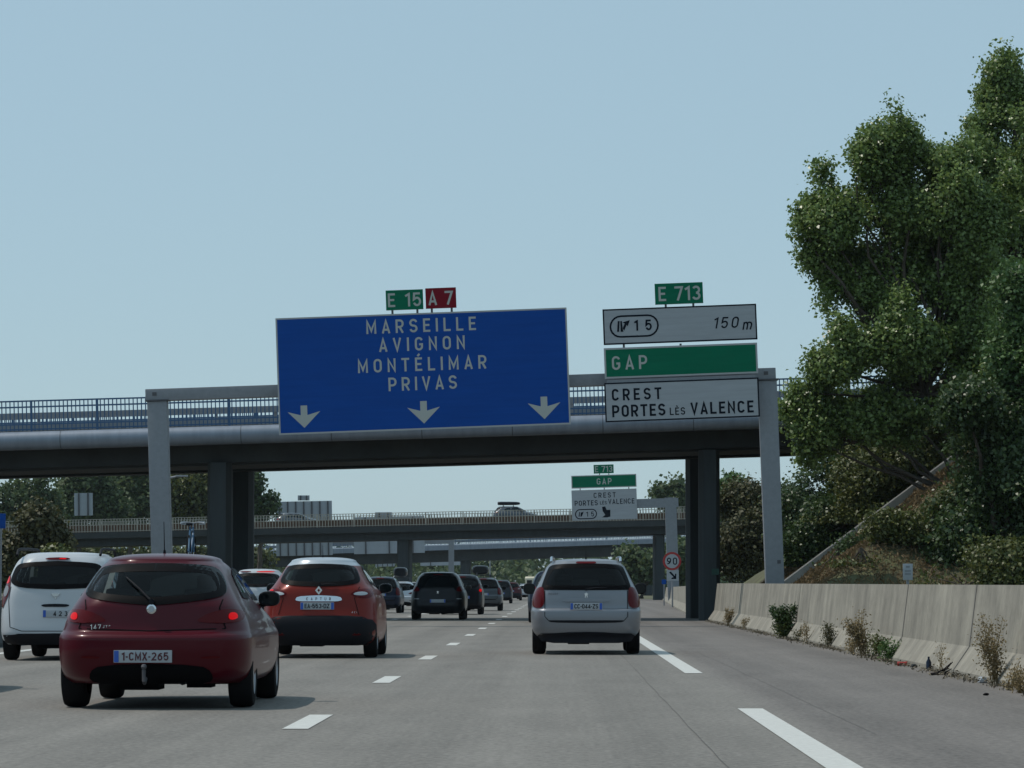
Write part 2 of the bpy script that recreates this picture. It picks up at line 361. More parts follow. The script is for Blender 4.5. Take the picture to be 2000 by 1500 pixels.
# ------------------------------------------------------------------ concrete barriers
def barrier_material():
    m = bpy.data.materials.new('barrier_concrete'); m.use_nodes = True; n = m.node_tree; b = n.nodes['Principled BSDF']; L = n.links.new
    tc = n.nodes.new('ShaderNodeTexCoord')
    def ramp(scale, st, p0, p1, c0, c1, det=6):
        mp = n.nodes.new('ShaderNodeMapping'); mp.inputs['Scale'].default_value = st
        t = n.nodes.new('ShaderNodeTexNoise'); t.inputs['Scale'].default_value = scale; t.inputs['Detail'].default_value = det; t.inputs['Roughness'].default_value = .6
        L(tc.outputs['Object'], mp.inputs[0]); L(mp.outputs[0], t.inputs[0])
        r = n.nodes.new('ShaderNodeValToRGB'); r.color_ramp.elements[0].position = p0; r.color_ramp.elements[1].position = p1
        r.color_ramp.elements[0].color = (*c0, 1); r.color_ramp.elements[1].color = (*c1, 1); L(t.outputs[0], r.inputs[0]); return r.outputs[0]
    a = ramp(1.6, (1, .5, 1), .3, .7, (.265, .25, .212), (.385, .362, .305))
    s = ramp(1.0, (1, 1.7, .16), .3, .68, (.66, .66, .67), (1, 1, 1), 9)
    d = ramp(9, (1, 1, 1), .25, .6, (.82, .82, .82), (1, 1, 1))
    def mul(x, y):
        k = n.nodes.new('ShaderNodeMix'); k.data_type = 'RGBA'; k.blend_type = 'MULTIPLY'; k.inputs[0].default_value = 1
        L(x, k.inputs[6]); L(y, k.inputs[7]); return k.outputs[2]
    L(mul(mul(a, s), d), b.inputs['Base Color']); b.inputs['Roughness'].default_value = .9; b.inputs['Specular IOR Level'].default_value = .2
    return m
M['barrier'] = barrier_material()
def jersey(name, path, H, m, label, side=1, joints=(), foot=.34):
    """path: list of (x,y,height); profile leans away from the traffic (side=+1: traffic on the left)"""
    root = empty(name, (path[0][0], path[0][1], 0), label=label, cat='barrier')
    prof = [(0, -.03), (0, .07), (.20, .36), (.30, 1.0), (.33, 1.0), (.46, 1.0), (.50, .0)]
    mb = MB(); V = []; F = []; n = len(prof)
    for (x, y, h) in path:
        for (u, v) in prof: V.append((x + side*u - path[0][0], y-path[0][1], (v*h if v > .5 else v)))
    for i in range(len(path)-1):
        for k in range(n-1): F.append((i*n+k, i*n+k+1, (i+1)*n+k+1, (i+1)*n+k))
    F += [tuple(range(n)), tuple(range((len(path)-1)*n, len(path)*n))]
    mb.add(V, F); mb.build('wall', m, root)
    for jy in joints:
        jm = MB(); e = .004
        xs = np.interp(jy, [p[1] for p in path], [p[0] for p in path]); h = np.interp(jy, [p[1] for p in path], [p[2] for p in path])
        P = [(xs+side*(u-e)-path[0][0], (v*h if v > .5 else v)+e) for u, v in prof[:6]]
        V = [(x, jy+d-path[0][1], z) for x, z in P for d in (-.03, .03)]
        jm.add(V, [(2*i, 2*i+1, 2*i+3, 2*i+2) for i in range(5)]); jm.build('joint', M['seam'], root, fixn=False)
    return root
near_path = [(4.88, y, 1.115 + .11*min(1, max(0, (y-40)/70))) for y in np.linspace(8, 114.5, 40)]
jersey('concrete_barrier', near_path, 1.1, M['barrier'], 'stained grey concrete barrier along the right shoulder with weeds at its foot', joints=(21, 33, 43.5, 52, 75, 109))
jersey('concrete_barrier', [(4.9, 128.5, 1.18), (5.6, 160, 1.17), (7.0, 220, 1.15), (8.9, 300, 1.12)], 1.1, M['barrier'], 'far stretch of concrete barrier beyond the bridge pier beside the exit', joints=(150, 180, 215, 255))
jersey('concrete_barrier', [(-10.2, y, .85) for y in np.linspace(5, 115, 12)], .85, M['concrete_shade_tone'], 'low dark concrete barrier in the median left of the white car', side=-1)
jersey('concrete_barrier', [(-10.2, y, .85) for y in np.linspace(127, 900, 12)], .85, M['concrete_shade_tone'], 'low median barrier running on beyond the first bridge', side=-1)

# ------------------------------------------------------------------ bridges
def railing(mb, x0, x1, y, z0, h, pitch, t, rails, post_every=2.2, mi=0):
    for r in rails: mb.box(x0, x1, y-.025, y+.025, z0+r-.025, z0+r+.025, mi)
    n = int((x1-x0)/pitch)
    for i in range(n):
        x = x0 + i*pitch
        mb.box(x-t/2, x+t/2, y-t/2+.001, y+t/2-.001, z0, z0+h-.03, mi)
    x = x0
    while x < x1:
        mb.box(x-.035, x+.035, y-.04, y+.04, z0-.05, z0+h-.026, mi); x += post_every
# first bridge, right over the gantry
BY, BT = 116.0, -.0285
p0 = at(1000, 815, BY)
b1 = empty('road_bridge', (p0.x, BY, p0.z), (0, BT, 0), 'nearest road bridge with a blue railing, rounded silver fascia and dark underside', 'bridge')
X0, X1, WB = -60, 34, 11.0
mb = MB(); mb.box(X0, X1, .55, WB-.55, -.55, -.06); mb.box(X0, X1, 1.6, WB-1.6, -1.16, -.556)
mb.build('deck', M['concrete_shade_tone'], b1)
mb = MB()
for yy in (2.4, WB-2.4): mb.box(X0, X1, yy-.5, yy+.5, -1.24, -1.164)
mb.build('girder', M['concrete_shade_tone'], b1)
for sgn, yb in ((1, .25), (-1, WB-.25)):
    pr = []
    for k in range(11):
        a = math.pi*(.5 + k/10.0)
        pr.append((yb + sgn*.30*math.cos(a)*(1 if True else 1), -.30 + .30*math.sin(a)))
    poly = [(yb + sgn*.32, 0.0)] + pr + [(yb+sgn*.32, -.60)]
    mb = MB(); mb.prism(poly, 'x', X0, X1); mb.build('cornice', M['cornice'], b1, smooth=True)
mb = MB(); mb.box(X0, X1, .58, 1.9, -.056, .06); mb.box(X0, X1, WB-1.9, WB-.58, -.056, .06); mb.build('footway', M['concrete'], b1)
mb = MB(); railing(mb, X0, X1, .42, .03, 1.03, .137, .034, (.05, .22, .80, 1.0)); mb.build('railing', M['rail_blue'], b1)
mb = MB(); railing(mb, X0, X1, WB-.42, .03, 1.03, .137, .034, (.05, .22, .80, 1.0)); mb.build('railing', M['rail_blue'], b1)
mb = MB()
x = X0
for yy in (2.0, WB-2.0):
    mb.box(X0, X1, yy-.02, yy+.02, .50, .72)
    for k in range(int((X1-X0)/2)): mb.box(X0+2*k-.05, X0+2*k+.05, yy+.03, yy+.09, .0, .70)
mb.build('crash_rail', M['galv'], b1)
def pier(parent, xa, xb, ya, yb, zt, ch=.14, m=None):
    """wall pier lengthwise to the road, chamfered nose, slightly bevelled head (world coordinates)"""
    poly = [(xa, ya+.5), (xa+ch, ya), (xb-ch, ya), (xb, ya+.5), (xb, yb-.5), (xb-ch, yb), (xa+ch, yb), (xa, yb-.5)]
    mb = MB(); mb.prism(poly, 'z', -.03, zt)
    o = mb.build('pier', m or M['pier'], parent)
    o.matrix_parent_inverse = Matrix.LocRotScale(parent.location, parent.rotation_euler, None).inverted()
    return o
rp = pier(b1, 4.72, 5.42, 117.2, 118.7, at(1375, 880, 118).z); pier(b1, 4.55, 5.25, 124.6, 126.0, at(1375, 885, 125).z)
pier(b1, -11.78, -10.98, 117.2, 118.7, at(440, 905, 118).z); pier(b1, -11.70, -10.88, 124.6, 126.0, at(440, 910, 125).z)
mb = MB(); mb.box(5.12, 5.36, 117.17, 117.19, 1.52, 1.72)
ps = mb.build('marker_plate', M['pier_green'], b1); ps.matrix_parent_inverse = rp.matrix_parent_inverse.copy()
# second bridge with the brown railing
p1 = at(1000, 1022, 310)
b2 = empty('road_bridge', (p1.x, 310, p1.z), (0, -.0215, 0), 'second bridge with brown bar railing and cars driving across it', 'bridge')
X0, X1, W2 = -62, 46, 9.5
mb = MB(); mb.box(X0, X1, .0, W2, -.55, .0); mb.build('deck', M['concrete_shade_tone'], b2)
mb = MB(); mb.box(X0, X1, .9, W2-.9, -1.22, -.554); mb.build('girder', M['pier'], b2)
mb = MB(); railing(mb, X0, X1, .15, .02, 1.15, .26, .065, (.06, .62, 1.12), 3.2); mb.build('railing', M['rail_brown'], b2)
mb = MB(); railing(mb, X0, X1, W2-.15, .02, 1.15, .26, .065, (.06, .62, 1.12), 3.2); mb.build('railing', M['rail_brown'], b2)
mb = MB(); mb.box(X0, X1, .75, .80, .03, .62); mb.box(X0, X1, W2-.8, W2-.75, .03, .62); mb.build('crash_rail', M['rail_rust'], b2)
pier(b2, -14.3, -13.2, 311.2, 318, at(780, 1053, 312).z); pier(b2, 8.55, 9.45, 311.2, 318, at(1285, 1045, 312).z, m=M['pier'])
# third bridge
p2 = at(1000, 1060, 500)
b3 = empty('road_bridge', (p2.x, 500, p2.z), (0, -.031, 0), 'farthest bridge with a pale fascia seen below the second bridge', 'bridge')
X0, X1, W3 = -70, 60, 12
mb = MB(); mb.box(X0, X1, .5, W3-.5, -.9, -.05); mb.box(X0, X1, 1.5, W3-1.5, -2.35, -.904); mb.build('deck', M['concrete_shade_tone'], b3)
mb = MB()
for yy in (0, W3-.5): mb.prism([(yy, -.75), (yy-.0, -.1), (yy+.1, .06), (yy+.498, .06), (yy+.498, -.75)], 'x', X0, X1)
mb.build('cornice', M['cornice'], b3)
mb = MB()
for yy in (.3, W3-.3): railing(mb, X0, X1, yy, .07, 1.1, .5, .05, (.1, .55, 1.06), 2.2)
mb.build('railing', M['rail_blue'], b3)
mb = MB(); mb.box(X0, X1, 1.9, 1.96, .3, .62); mb.build('crash_rail', M['galv'], b3)
pier(b3, 12.3, 13.5, 502, 510, at(1272, 1082, 503).z); pier(b3, -14, -12.6, 502, 510, at(905, 1092, 503).z)

# ------------------------------------------------------------------ gantries and signs
class Sign:
    """flat sign board built upright in its own frame; positions are measured against its middle"""
    def __init__(s, name, c, wpx, hpx, y, tilt, face, label, cat='sign', edge=None, ew=.05, thick=.08, rad=.0):
        s.y = y; s.k = y/FPX; s.c = c; s.t = tilt
        p = at(c[0], c[1], y)
        s.root = empty(name, p, (0, -tilt, 0), label, cat)
        w_, h_ = wpx*s.k, hpx*s.k; s.w, s.h = w_, h_
        mb = MB(); mb.box(-w_/2, w_/2, .0, thick, -h_/2, h_/2); mb.build('board', [M['sign_back']], s.root)
        e = ew
        mb = MB(); mb.box(-w_/2+e, w_/2-e, -.006, -.002, -h_/2+e, h_/2-e); mb.build('face', M[face], s.root)
        if edge:
            mb = MB()
            mb.box(-w_/2, -w_/2+e, -.010, -.001, -h_/2, h_/2); mb.box(w_/2-e, w_/2, -.010, -.001, -h_/2, h_/2)
            mb.box(-w_/2+e, w_/2-e, -.010, -.001, -h_/2, -h_/2+e); mb.box(-w_/2+e, w_/2-e, -.010, -.001, h_/2-e, h_/2)
            mb.build('frame', M[edge], s.root)
    def loc(s, px, py):
        dx, dy = px-s.c[0], py-s.c[1]
        return (dx - dy*s.t*.9)*s.k, -(dy + dx*s.t)*s.k
    def text(s, body, px, py, wpx, hpx, m, **kw):
        x, z = s.loc(px, py); return put_text(s.root, body, x, z, -.012, hpx*s.k, wpx*s.k, M[m], **kw)
    def poly(s, name, pts, m, close=True):
        mb = MB(); V = [(s.loc(*p)[0], -.012, s.loc(*p)[1]) for p in pts]; mb.add(V, [tuple(range(len(V)))]); return mb.build(name, M[m], s.root, fixn=False)
    def ribbon(s, name, pts, wpx, m, closed=False):
        q = [Vector((s.loc(*p)[0], s.loc(*p)[1])) for p in pts]; n = len(q); hw = wpx*s.k/2; A = []
        for i in range(n):
            a = q[(i-1) % n] if (closed or i > 0) else q[i]; b = q[(i+1) % n] if (closed or i < n-1) else q[i]
            t = (b-a).normalized(); nn = Vector((-t.y, t.x)); A += [(q[i].x+nn.x*hw, -.012, q[i].y+nn.y*hw), (q[i].x-nn.x*hw, -.012, q[i].y-nn.y*hw)]
        F = [(2*i, 2*i+1, (2*i+3) % (2*n), (2*i+2) % (2*n)) for i in range(n if closed else n-1)]
        mb = MB(); mb.add(A, F); return mb.build(name, M[m], s.root, fixn=False)
    def studs(s, pxs, y0, y1):
        for px in pxs:
            x, z0 = s.loc(px, y0); _, z1 = s.loc(px, y1)
            mb = MB(); mb.box(x-.03, x+.03, .03, .07, z1, z0); mb.build('bracket', M['galv_dark'], s.root)
def capsule(x0, x1, y0, y1, n=10, sl=0):
    r = (y1-y0)/2; cy = (y0+y1)/2; P = []
    for k in range(n+1): a = -math.pi/2 + math.pi*k/n; P.append((x1-r+r*math.cos(a), cy+r*math.sin(a)))
    for k in range(n+1): a = math.pi/2 + math.pi*k/n; P.append((x0+r+r*math.cos(a), cy+r*math.sin(a)))
    cx = (x0+x1)/2
    return [(x, y - (x-cx)*sl) for x, y in P]
GT = .0365; GY = 99.0
g1 = empty('sign_gantry', at(900, 770, GY+.45), (0, -.0335, 0), 'grey steel portal gantry with two posts carrying the big blue sign', 'gantry')
kg = (GY+.45)/FPX
xl, xr = (282-900)*kg, (1517-900)*kg
topz = .40
def gz(px, py):        # local height of a photo point on this gantry
    return (-(py-770) - (px-900)*.0335)*kg
mb = MB(); mb.box(xl+.0, xr, .0, .5, gz(282, 785)+.03, gz(282, 759.5)); mb.build('beam', M['galv'], g1, bevel=.02)
for (pa, pb, lean) in ((285, 323.5, .018), (1482.5, 1518.5, .031)):
    za = gz(285, 784)
    mb = MB(); L0, L1 = (pa-900)*kg, (pb-900)*kg; zb = -(at(900, 770, GY+.45).z) - (pa-900)*kg*.0335 - .05
    dx = 0.0335*0
    mb.box(L0, L1, .0, .5, zb, za+.005)
    mb.build('post', M['galv'], g1, bevel=.025)
    mb = MB(); mb.box(L0-.05, L1+.05, -.05, .55, za+.008, za+.048); mb.build('flange', M['galv_dark'], g1)
    mb = MB(); mb.box(L0+.16, L0+.28, -.014, -.004, za+.16, za+.26); mb.build('marker_plate', M['galv_dark'], g1)
    mb = MB(); mb.box(L0+.34, L0+.44, -.014, -.004, za-5.2, za-5.1); mb.build('marker_plate', M['galv_dark'], g1)
# the blue sign
s = Sign('direction_sign', (826, 725), 571, 229, GY, GT, 'sign_blue', 'large blue overhead sign reading Marseille Avignon Montélimar Privas with three arrows', edge='sign_edge', ew=.045)
s.text('MARSEILLE', 822.5, 635, 215, 26.5, 'sign_letter'); s.text('AVIGNON', 824, 671, 168, 26.5, 'sign_letter')
s.text('MONTÉLIMAR', 824.5, 711, 252, 26.5, 'sign_letter'); s.text('PRIVAS', 825.5, 748.5, 134, 26.5, 'sign_letter')
for (ax, ay) in ((593.5, 814), (827.5, 805.5), (1063, 797)):
    P = [(-6.5, -22), (6.5, -22), (6.5, -3), (32, -10), (0, 22), (-32, -10), (-6.5, -3)]
    s.poly('arrow', [(ax + a + .034*b, ay + b - .0365*a) for a, b in P], 'sign_letter')
mb = MB()
for px in (640, 826, 1010):
    x, z = s.loc(px, 725); mb.box(x-.06, x+.06, .09, .20, -s.h/2+.1, s.h/2-.1)
mb.build('bracket', M['galv_dark'], s.root)
t = Sign('route_sign', (790, 585.5), 73, 39, GY, GT, 'sign_green', 'small green route number plate E15 on top of the blue sign', ew=.0)
t.text('E 15', 790, 585.5, 65, 27, 'sign_letter'); t.studs((766, 815), 603, 616)
t = Sign('route_sign', (861, 582), 60, 40, GY, GT, 'sign_red', 'small red motorway number plate A7 beside the green plate', ew=.0)
t.text('A 7', 861, 582, 48, 27, 'sign_letter'); t.studs((843, 882), 600, 613)
# exit signs on the right of the gantry
t = Sign('route_sign', (1326, 573), 94, 41, GY, GT, 'sign_green', 'green E713 number plate crowning the white exit sign nearby', ew=.0)
t.text('E 713', 1327, 573, 82, 28, 'sign_letter'); t.studs((1300, 1354), 592, 602)
t = Sign('exit_sign', (1328, 633.5), 301, 70, GY, GT, 'sign_white', 'white exit sign announcing exit 15 in 150 m', edge='sign_black', ew=.04)
t.ribbon('outline', capsule(1192, 1285, 616.5, 657, sl=GT), 3.4, 'sign_black', True)
t.text('15', 1255.5, 635, 34, 21, 'sign_black', bold=.17); t.text('150', 1419.5, 630, 48, 22, 'sign_black', bold=.13, shear=.2); t.text('m', 1459.5, 633, 17, 22, 'sign_black', bold=.13, shear=.2)
t.poly('ramp_symbol', [(1205, 648), (1206.5, 627), (1210, 627), (1209, 648)], 'sign_black')
t.poly('ramp_symbol', [(1212, 648), (1211.5, 627), (1214.5, 627), (1216, 642), (1217.5, 648)], 'sign_black')
t.poly('ramp_symbol', [(1216, 641), (1220, 632), (1216, 629.5), (1230, 625), (1226, 637), (1223.5, 634.5), (1219, 646)], 'sign_black')
t.studs((1218, 1329, 1442), 671, 683)
t = Sign('direction_sign', (1330, 704.5), 300, 60, GY, GT, 'sign_green', 'green overhead sign reading Gap on the near gantry', edge='sign_edge', ew=.05)
t.text('GAP', 1229.5, 708, 69, 27, 'sign_letter')
t = Sign('direction_sign', (1332, 781), 302, 77, GY, GT, 'sign_white', 'white overhead sign reading Crest and Portes lès Valence on the near gantry', edge='sign_black', ew=.04)
t.text('CREST', 1243.5, 769.5, 97, 23, 'sign_black', bold=.17); t.text('PORTES', 1247.5, 801.5, 104, 23.5, 'sign_black', bold=.17)
t.text('LÈS', 1323, 803, 30, 14.5, 'sign_black'); t.text('VALENCE', 1410, 796, 123, 23.5, 'sign_black', bold=.17)
mb = MB(); x, z = t.loc(1332, 741.5); mb.box(-2.1, 2.1, .01, .09, z-.07, z+.07); mb.build('support_rail', M['galv'], t.root)
# second gantry further on
G2 = 245.0
g2 = empty('sign_gantry', at(1200, 985, G2), (0, -.03, 0), 'farther grey gantry beyond the first bridge holding the Gap and Crest signs', 'gantry')
k2 = G2/FPX; zb = -at(1200, 985, G2).z
mb = MB(); mb.box((1120-1200)*k2, (1325-1200)*k2, .12, .5, -.02-.30, .42-.30+.2); mb.build('beam', M['galv'], g2)
mb = MB(); mb.box((1299-1200)*k2, (1321-1200)*k2, .1, .7, zb-.3, .36); mb.build('post', M['galv'], g2)
T2 = .03
t = Sign('route_sign', (1179, 916), 39, 17, G2, T2, 'sign_green', 'tiny green E713 plate on the far gantry', ew=.0)
t.text('E 713', 1179, 916, 34, 12, 'sign_letter'); t.studs((1171, 1189), 923, 930)
t = Sign('direction_sign', (1179.5, 940), 127, 25, G2, T2, 'sign_green', 'small green sign reading Gap on the far gantry seen under the bridge', edge='sign_edge', ew=.06)
t.text('GAP', 1180, 940, 29, 12, 'sign_letter'); t.studs((1133, 1180, 1228), 951, 958)
t = Sign('direction_sign', (1180.5, 985.5), 127, 59, G2, T2, 'sign_white', 'far white sign reading Crest and Portes lès Valence with a slanting black arrow', edge='sign_white', ew=.04)
t.text('CREST', 1181, 967, 43, 10, 'sign_black'); t.text('PORTES', 1145, 982.5, 45, 10, 'sign_black'); t.text('LÈS', 1178.5, 982, 13, 6.5, 'sign_black'); t.text('VALENCE', 1213.5, 979, 51, 10, 'sign_black')
t.ribbon('outline', capsule(1124, 1165, 995, 1013, sl=T2), 2.0, 'sign_black', True); t.text('15', 1152.5, 1004, 15, 9.5, 'sign_black')
t.poly('ramp_symbol', [(1130, 1009), (1131, 1000), (1132.6, 1000), (1132, 1009)], 'sign_black'); t.poly('ramp_symbol', [(1133.5, 1009), (1134.3, 1000), (1136, 1001), (1140, 999), (1138.5, 1003.5), (1136, 1009)], 'sign_black')
t.poly('arrow', [(1176, 990), (1182, 989), (1185, 996), (1192, 995.5), (1192, 1009), (1186, 1010.5), (1176, 1010.5), (1182, 1005.5), (1177, 998)], 'sign_black')
# speed limit sign
def round_sign():
    y = 198.0; p = at(1312.5, 1096, y); rt = empty('speed_limit_sign', (p.x, y, 0), label='round red rimmed 90 speed limit sign above a small arrow plate', cat='traffic sign')
    z0 = p.z; r = 18*y/FPX
    def disc(rr, yy, th, m, nm):
        mb = MB(); mb.prism([(rr*math.cos(2*math.pi*k/36), z0+rr*math.sin(2*math.pi*k/36)) for k in range(36)], 'y', yy, yy+th); return mb.build(nm, m, rt)
    disc(r, 0, .03, M['ring_red'], 'rim'); disc(r*.76, -.012, .008, M['sign_white'], 'face')
    put_text(rt, '90', 0, z0, -.018, 14*y/FPX, 20*y/FPX, M['sign_black'])
    zc = at(1316, 1124, y).z; mb = MB(); mb.box(-.30, .38, 0, .03, zc-.30, zc+.30); mb.build('arrow_plate', M['sign_white'], rt)
    mb = MB(); c_ = .045
    P = [(-.18, .20), (-.10, .22), (.12, -.03), (.13, .10), (.20, .10), (.20, -.20), (-.08, -.20), (-.06, -.12), (.05, -.10), (-.20, .16)]
    mb.add([(u+.04, -.004, zc+v) for u, v in P], [tuple(range(len(P)))]); mb.build('arrow', M['sign_black'], rt, fixn=False)
    mb = MB(); mb.tube([(0.02, .06, 0), (.02, .06, z0+r*.8)], .045, 10); mb.build('post', M['galv'], rt)
round_sign()
# small roadside boards
def small_board(name, px, y, ptop, pbot, wpx, m, label, zg=0):
    p = at(px, ptop, y); q = at(px, pbot, y); k = y/FPX; rt = empty(name, (p.x, y, zg), label=label, cat='sign')
    mb = MB(); mb.box(-wpx*k/2, wpx*k/2, 0, .03, q.z-zg, p.z-zg); mb.build('board', m, rt, bevel=.006)
    mb = MB(); mb.box(-.035, .035, .031, .09, -.2, q.z-zg+.2); mb.build('post', M['galv'], rt); return rt
sb = small_board('marker_sign', 1773, 92, 1101, 1133, 19, M['sign_back'], 'small grey marker board on a post behind the right barrier')
for (z_, w_) in ((1107, .10), (1115, .16), (1121, .16)):
    p = at(1773, z_, 92); mb = MB(); mb.box(-w_/2, w_/2, -.006, -.002, p.z-.025, p.z+.025); mb.build('lettering', M['galv'], sb)
small_board('road_sign', 2, 150, 1003, 1032, 18, M['sign_blue'], 'blue road sign cut by the left edge of the view', 0)
small_board('road_sign', 1297, 215, 1132, 1141, 9, M['sign_blue'], 'tiny blue sign at the end of the far barrier', 0)
# lamp post
def lamp_post(px, y, ptop, label):
    p = at(px, ptop, y); rt = empty('lamp_post', (p.x, y, 0), label=label, cat='lamp post')
    mb = MB(); mb.tube([(0, 0, 0), (0, 0, p.z-.4), (.15, 0, p.z-.1), (.6, 0, p.z)], .10, 8, r1=.06); mb.build('pole', M['galv'], rt, smooth=True)
    mb = MB(); mb.box(.5, 1.2, -.14, .14, p.z-.05, p.z+.06); mb.build('lamp_head', M['galv'], rt, bevel=.03)
lamp_post(327, 205, 930, 'slim pale lamp post behind the left gantry post')
lamp_post(957, 560, 1086, 'thin far lamp post above the queue in the middle')
# backs of the signs of the other carriageway
def back_sign(c, wpx, hpx, y, ribs, label, tilt=.02):
    p = at(c[0], c[1], y); k = y/FPX; rt = empty('traffic_sign', p, (0, -tilt, 0), label, 'sign')
    w_, h_ = wpx*k, hpx*k; mb = MB(); mb.box(-w_/2, w_/2, 0, .1, -h_/2, h_/2); mb.build('board', M['sign_back'], rt)
    mb = MB()
    for r in range(ribs):
        x = -w_/2 + w_*(r+.5)/ribs; mb.box(x-.08, x+.08, -.14, -.005, -h_/2+.02, h_/2-.02)
    mb.build('rib', M['galv_dark'], rt); return rt
back_sign((594, 1032), 110, 106, 385, 7, 'large ribbed grey back of an oncoming traffic sign behind the second bridge')
back_sign((593, 972.5), 23, 10, 385, 2, 'small grey plate on top of the large ribbed sign back', .0)
back_sign((760, 1045), 138, 72, 385, 3, 'wide plain grey back of a sign between the bridges left of the pier')
back_sign((749, 1005.5), 33, 10, 385, 2, 'little grey sign plate showing above the bridge railing', .01)
back_sign((752, 1100), 38, 13, 570, 4, 'small ribbed sign back below the farthest bridge left of the pier')
back_sign((861, 1098), 80, 13, 570, 2, 'long pale sign back below the farthest bridge above the black car')
back_sign((163, 985), 36, 44, 345, 2, 'grey board standing among the trees on the left')
g3 = empty('sign_gantry', (at(881, 1080, 386).x, 386.5, 0), label='far gantry post and beam over the opposite carriageway between the bridges', cat='gantry')
mb = MB(); mb.box(-.3, .3, 0, .6, 0, at(881, 1046, 386).z); mb.build('post', M['galv'], g3)
mb = MB(); mb.box(-20, -.302, .1, .5, at(881, 1046, 386).z-.9, at(881, 1046, 386).z-.4); mb.build('beam', M['galv'], g3)

# ------------------------------------------------------------------ vegetation
def leaf_mesh(name, C, N, size, m, parent, rng, aspect=.75, jit=.35):
    """one mesh of many small leaves, centres C and rough facing N"""
    n = len(C); s = size*(1 + jit*(rng.random(n)*2-1))
    d = rng.normal(size=(n, 3)); d /= np.linalg.norm(d, axis=1)[:, None]
    a = np.cross(N, d); a /= (np.linalg.norm(a, axis=1)[:, None]+1e-9); b = np.cross(N, a)
    a *= (s/2)[:, None]; b *= (s*aspect/2)[:, None]; fold = N*(s*.18)[:, None]
    V = np.empty((n, 4, 3)); V[:, 0] = C-a; V[:, 1] = C+b*1.0+fold; V[:, 2] = C+a; V[:, 3] = C-b*1.0+fold
    me = bpy.data.meshes.new(name); me.vertices.add(n*4); me.vertices.foreach_set('co', V.reshape(-1))
    me.loops.add(n*4); me.loops.foreach_set('vertex_index', np.arange(n*4, dtype=np.int32))
    me.polygons.add(n); me.polygons.foreach_set('loop_start', np.arange(0, n*4, 4, dtype=np.int32)); me.polygons.foreach_set('loop_total', np.full(n, 4, dtype=np.int32))
    me.materials.append(m); me.update(); me.validate()
    o = bpy.data.objects.new(name, me); col.objects.link(o)
    if parent: o.parent = parent
    return o
def cloud(lobes, nclust, per, spread, rng, shell=.35, up=.5, gap=0, cut=-.45):
    """leaf clumps through ellipsoid lobes; returns centres and facings"""
    wts = np.array([(r[0]*r[1]*r[2])**(2/3) for _, r in lobes]); wts /= wts.sum()
    idx = rng.choice(len(lobes), nclust, p=wts); cc = np.array([c for c, _ in lobes])[idx]; rr = np.array([r for _, r in lobes])[idx]
    d = rng.normal(size=(nclust, 3)); d /= np.linalg.norm(d, axis=1)[:, None]
    rad = shell + (1.04-shell)*rng.random(nclust)**.55
    bumpy = 1 + .20*np.sin(d[:, 0]*7+idx)*np.cos(d[:, 2]*6+idx*2.1) + .08*np.sin(d[:, 1]*13+idx)
    P = cc + d*rr*(rad*bumpy)[:, None]
    if gap > 0:                                   # clumps and holes
        f = 2*math.pi/gap; ph = rng.random(6)*6
        nz = np.sin(P[:, 0]*f+ph[0]+1.3*np.sin(P[:, 2]*f*.6+ph[1])) + np.sin(P[:, 1]*f*.9+ph[2]+np.sin(P[:, 0]*f*.7)) + np.sin(P[:, 2]*f*1.1+ph[3]+1.2*np.sin(P[:, 1]*f*.5+ph[4]))
        k = nz > cut; P = P[k]; d = d[k]; nclust = len(P)
    P = np.repeat(P, per, axis=0) + np.clip(rng.normal(size=(nclust*per, 3)), -2.2, 2.2)*spread
    N = np.repeat(d, per, axis=0)*.9 + .75*rng.normal(size=(nclust*per, 3)) + np.array([0, 0, up]); N /= np.linalg.norm(N, axis=1)[:, None]
    return P, N
def limb(mb, a, b, r0, r1, rnd, n=7, wob=.12):
    a, b = Vector(a), Vector(b); L = (b-a).length; pts = []
    for i in range(n):
        t = i/(n-1); j = Vector((rnd.uniform(-1, 1), rnd.uniform(-1, 1), rnd.uniform(-.4, .4)))*L*wob*.35*(1 if 0 < i < n-1 else 0)
        pts.append(a.lerp(b, t)+j)
    mb.tube(pts, r0, 7, r1=r1)
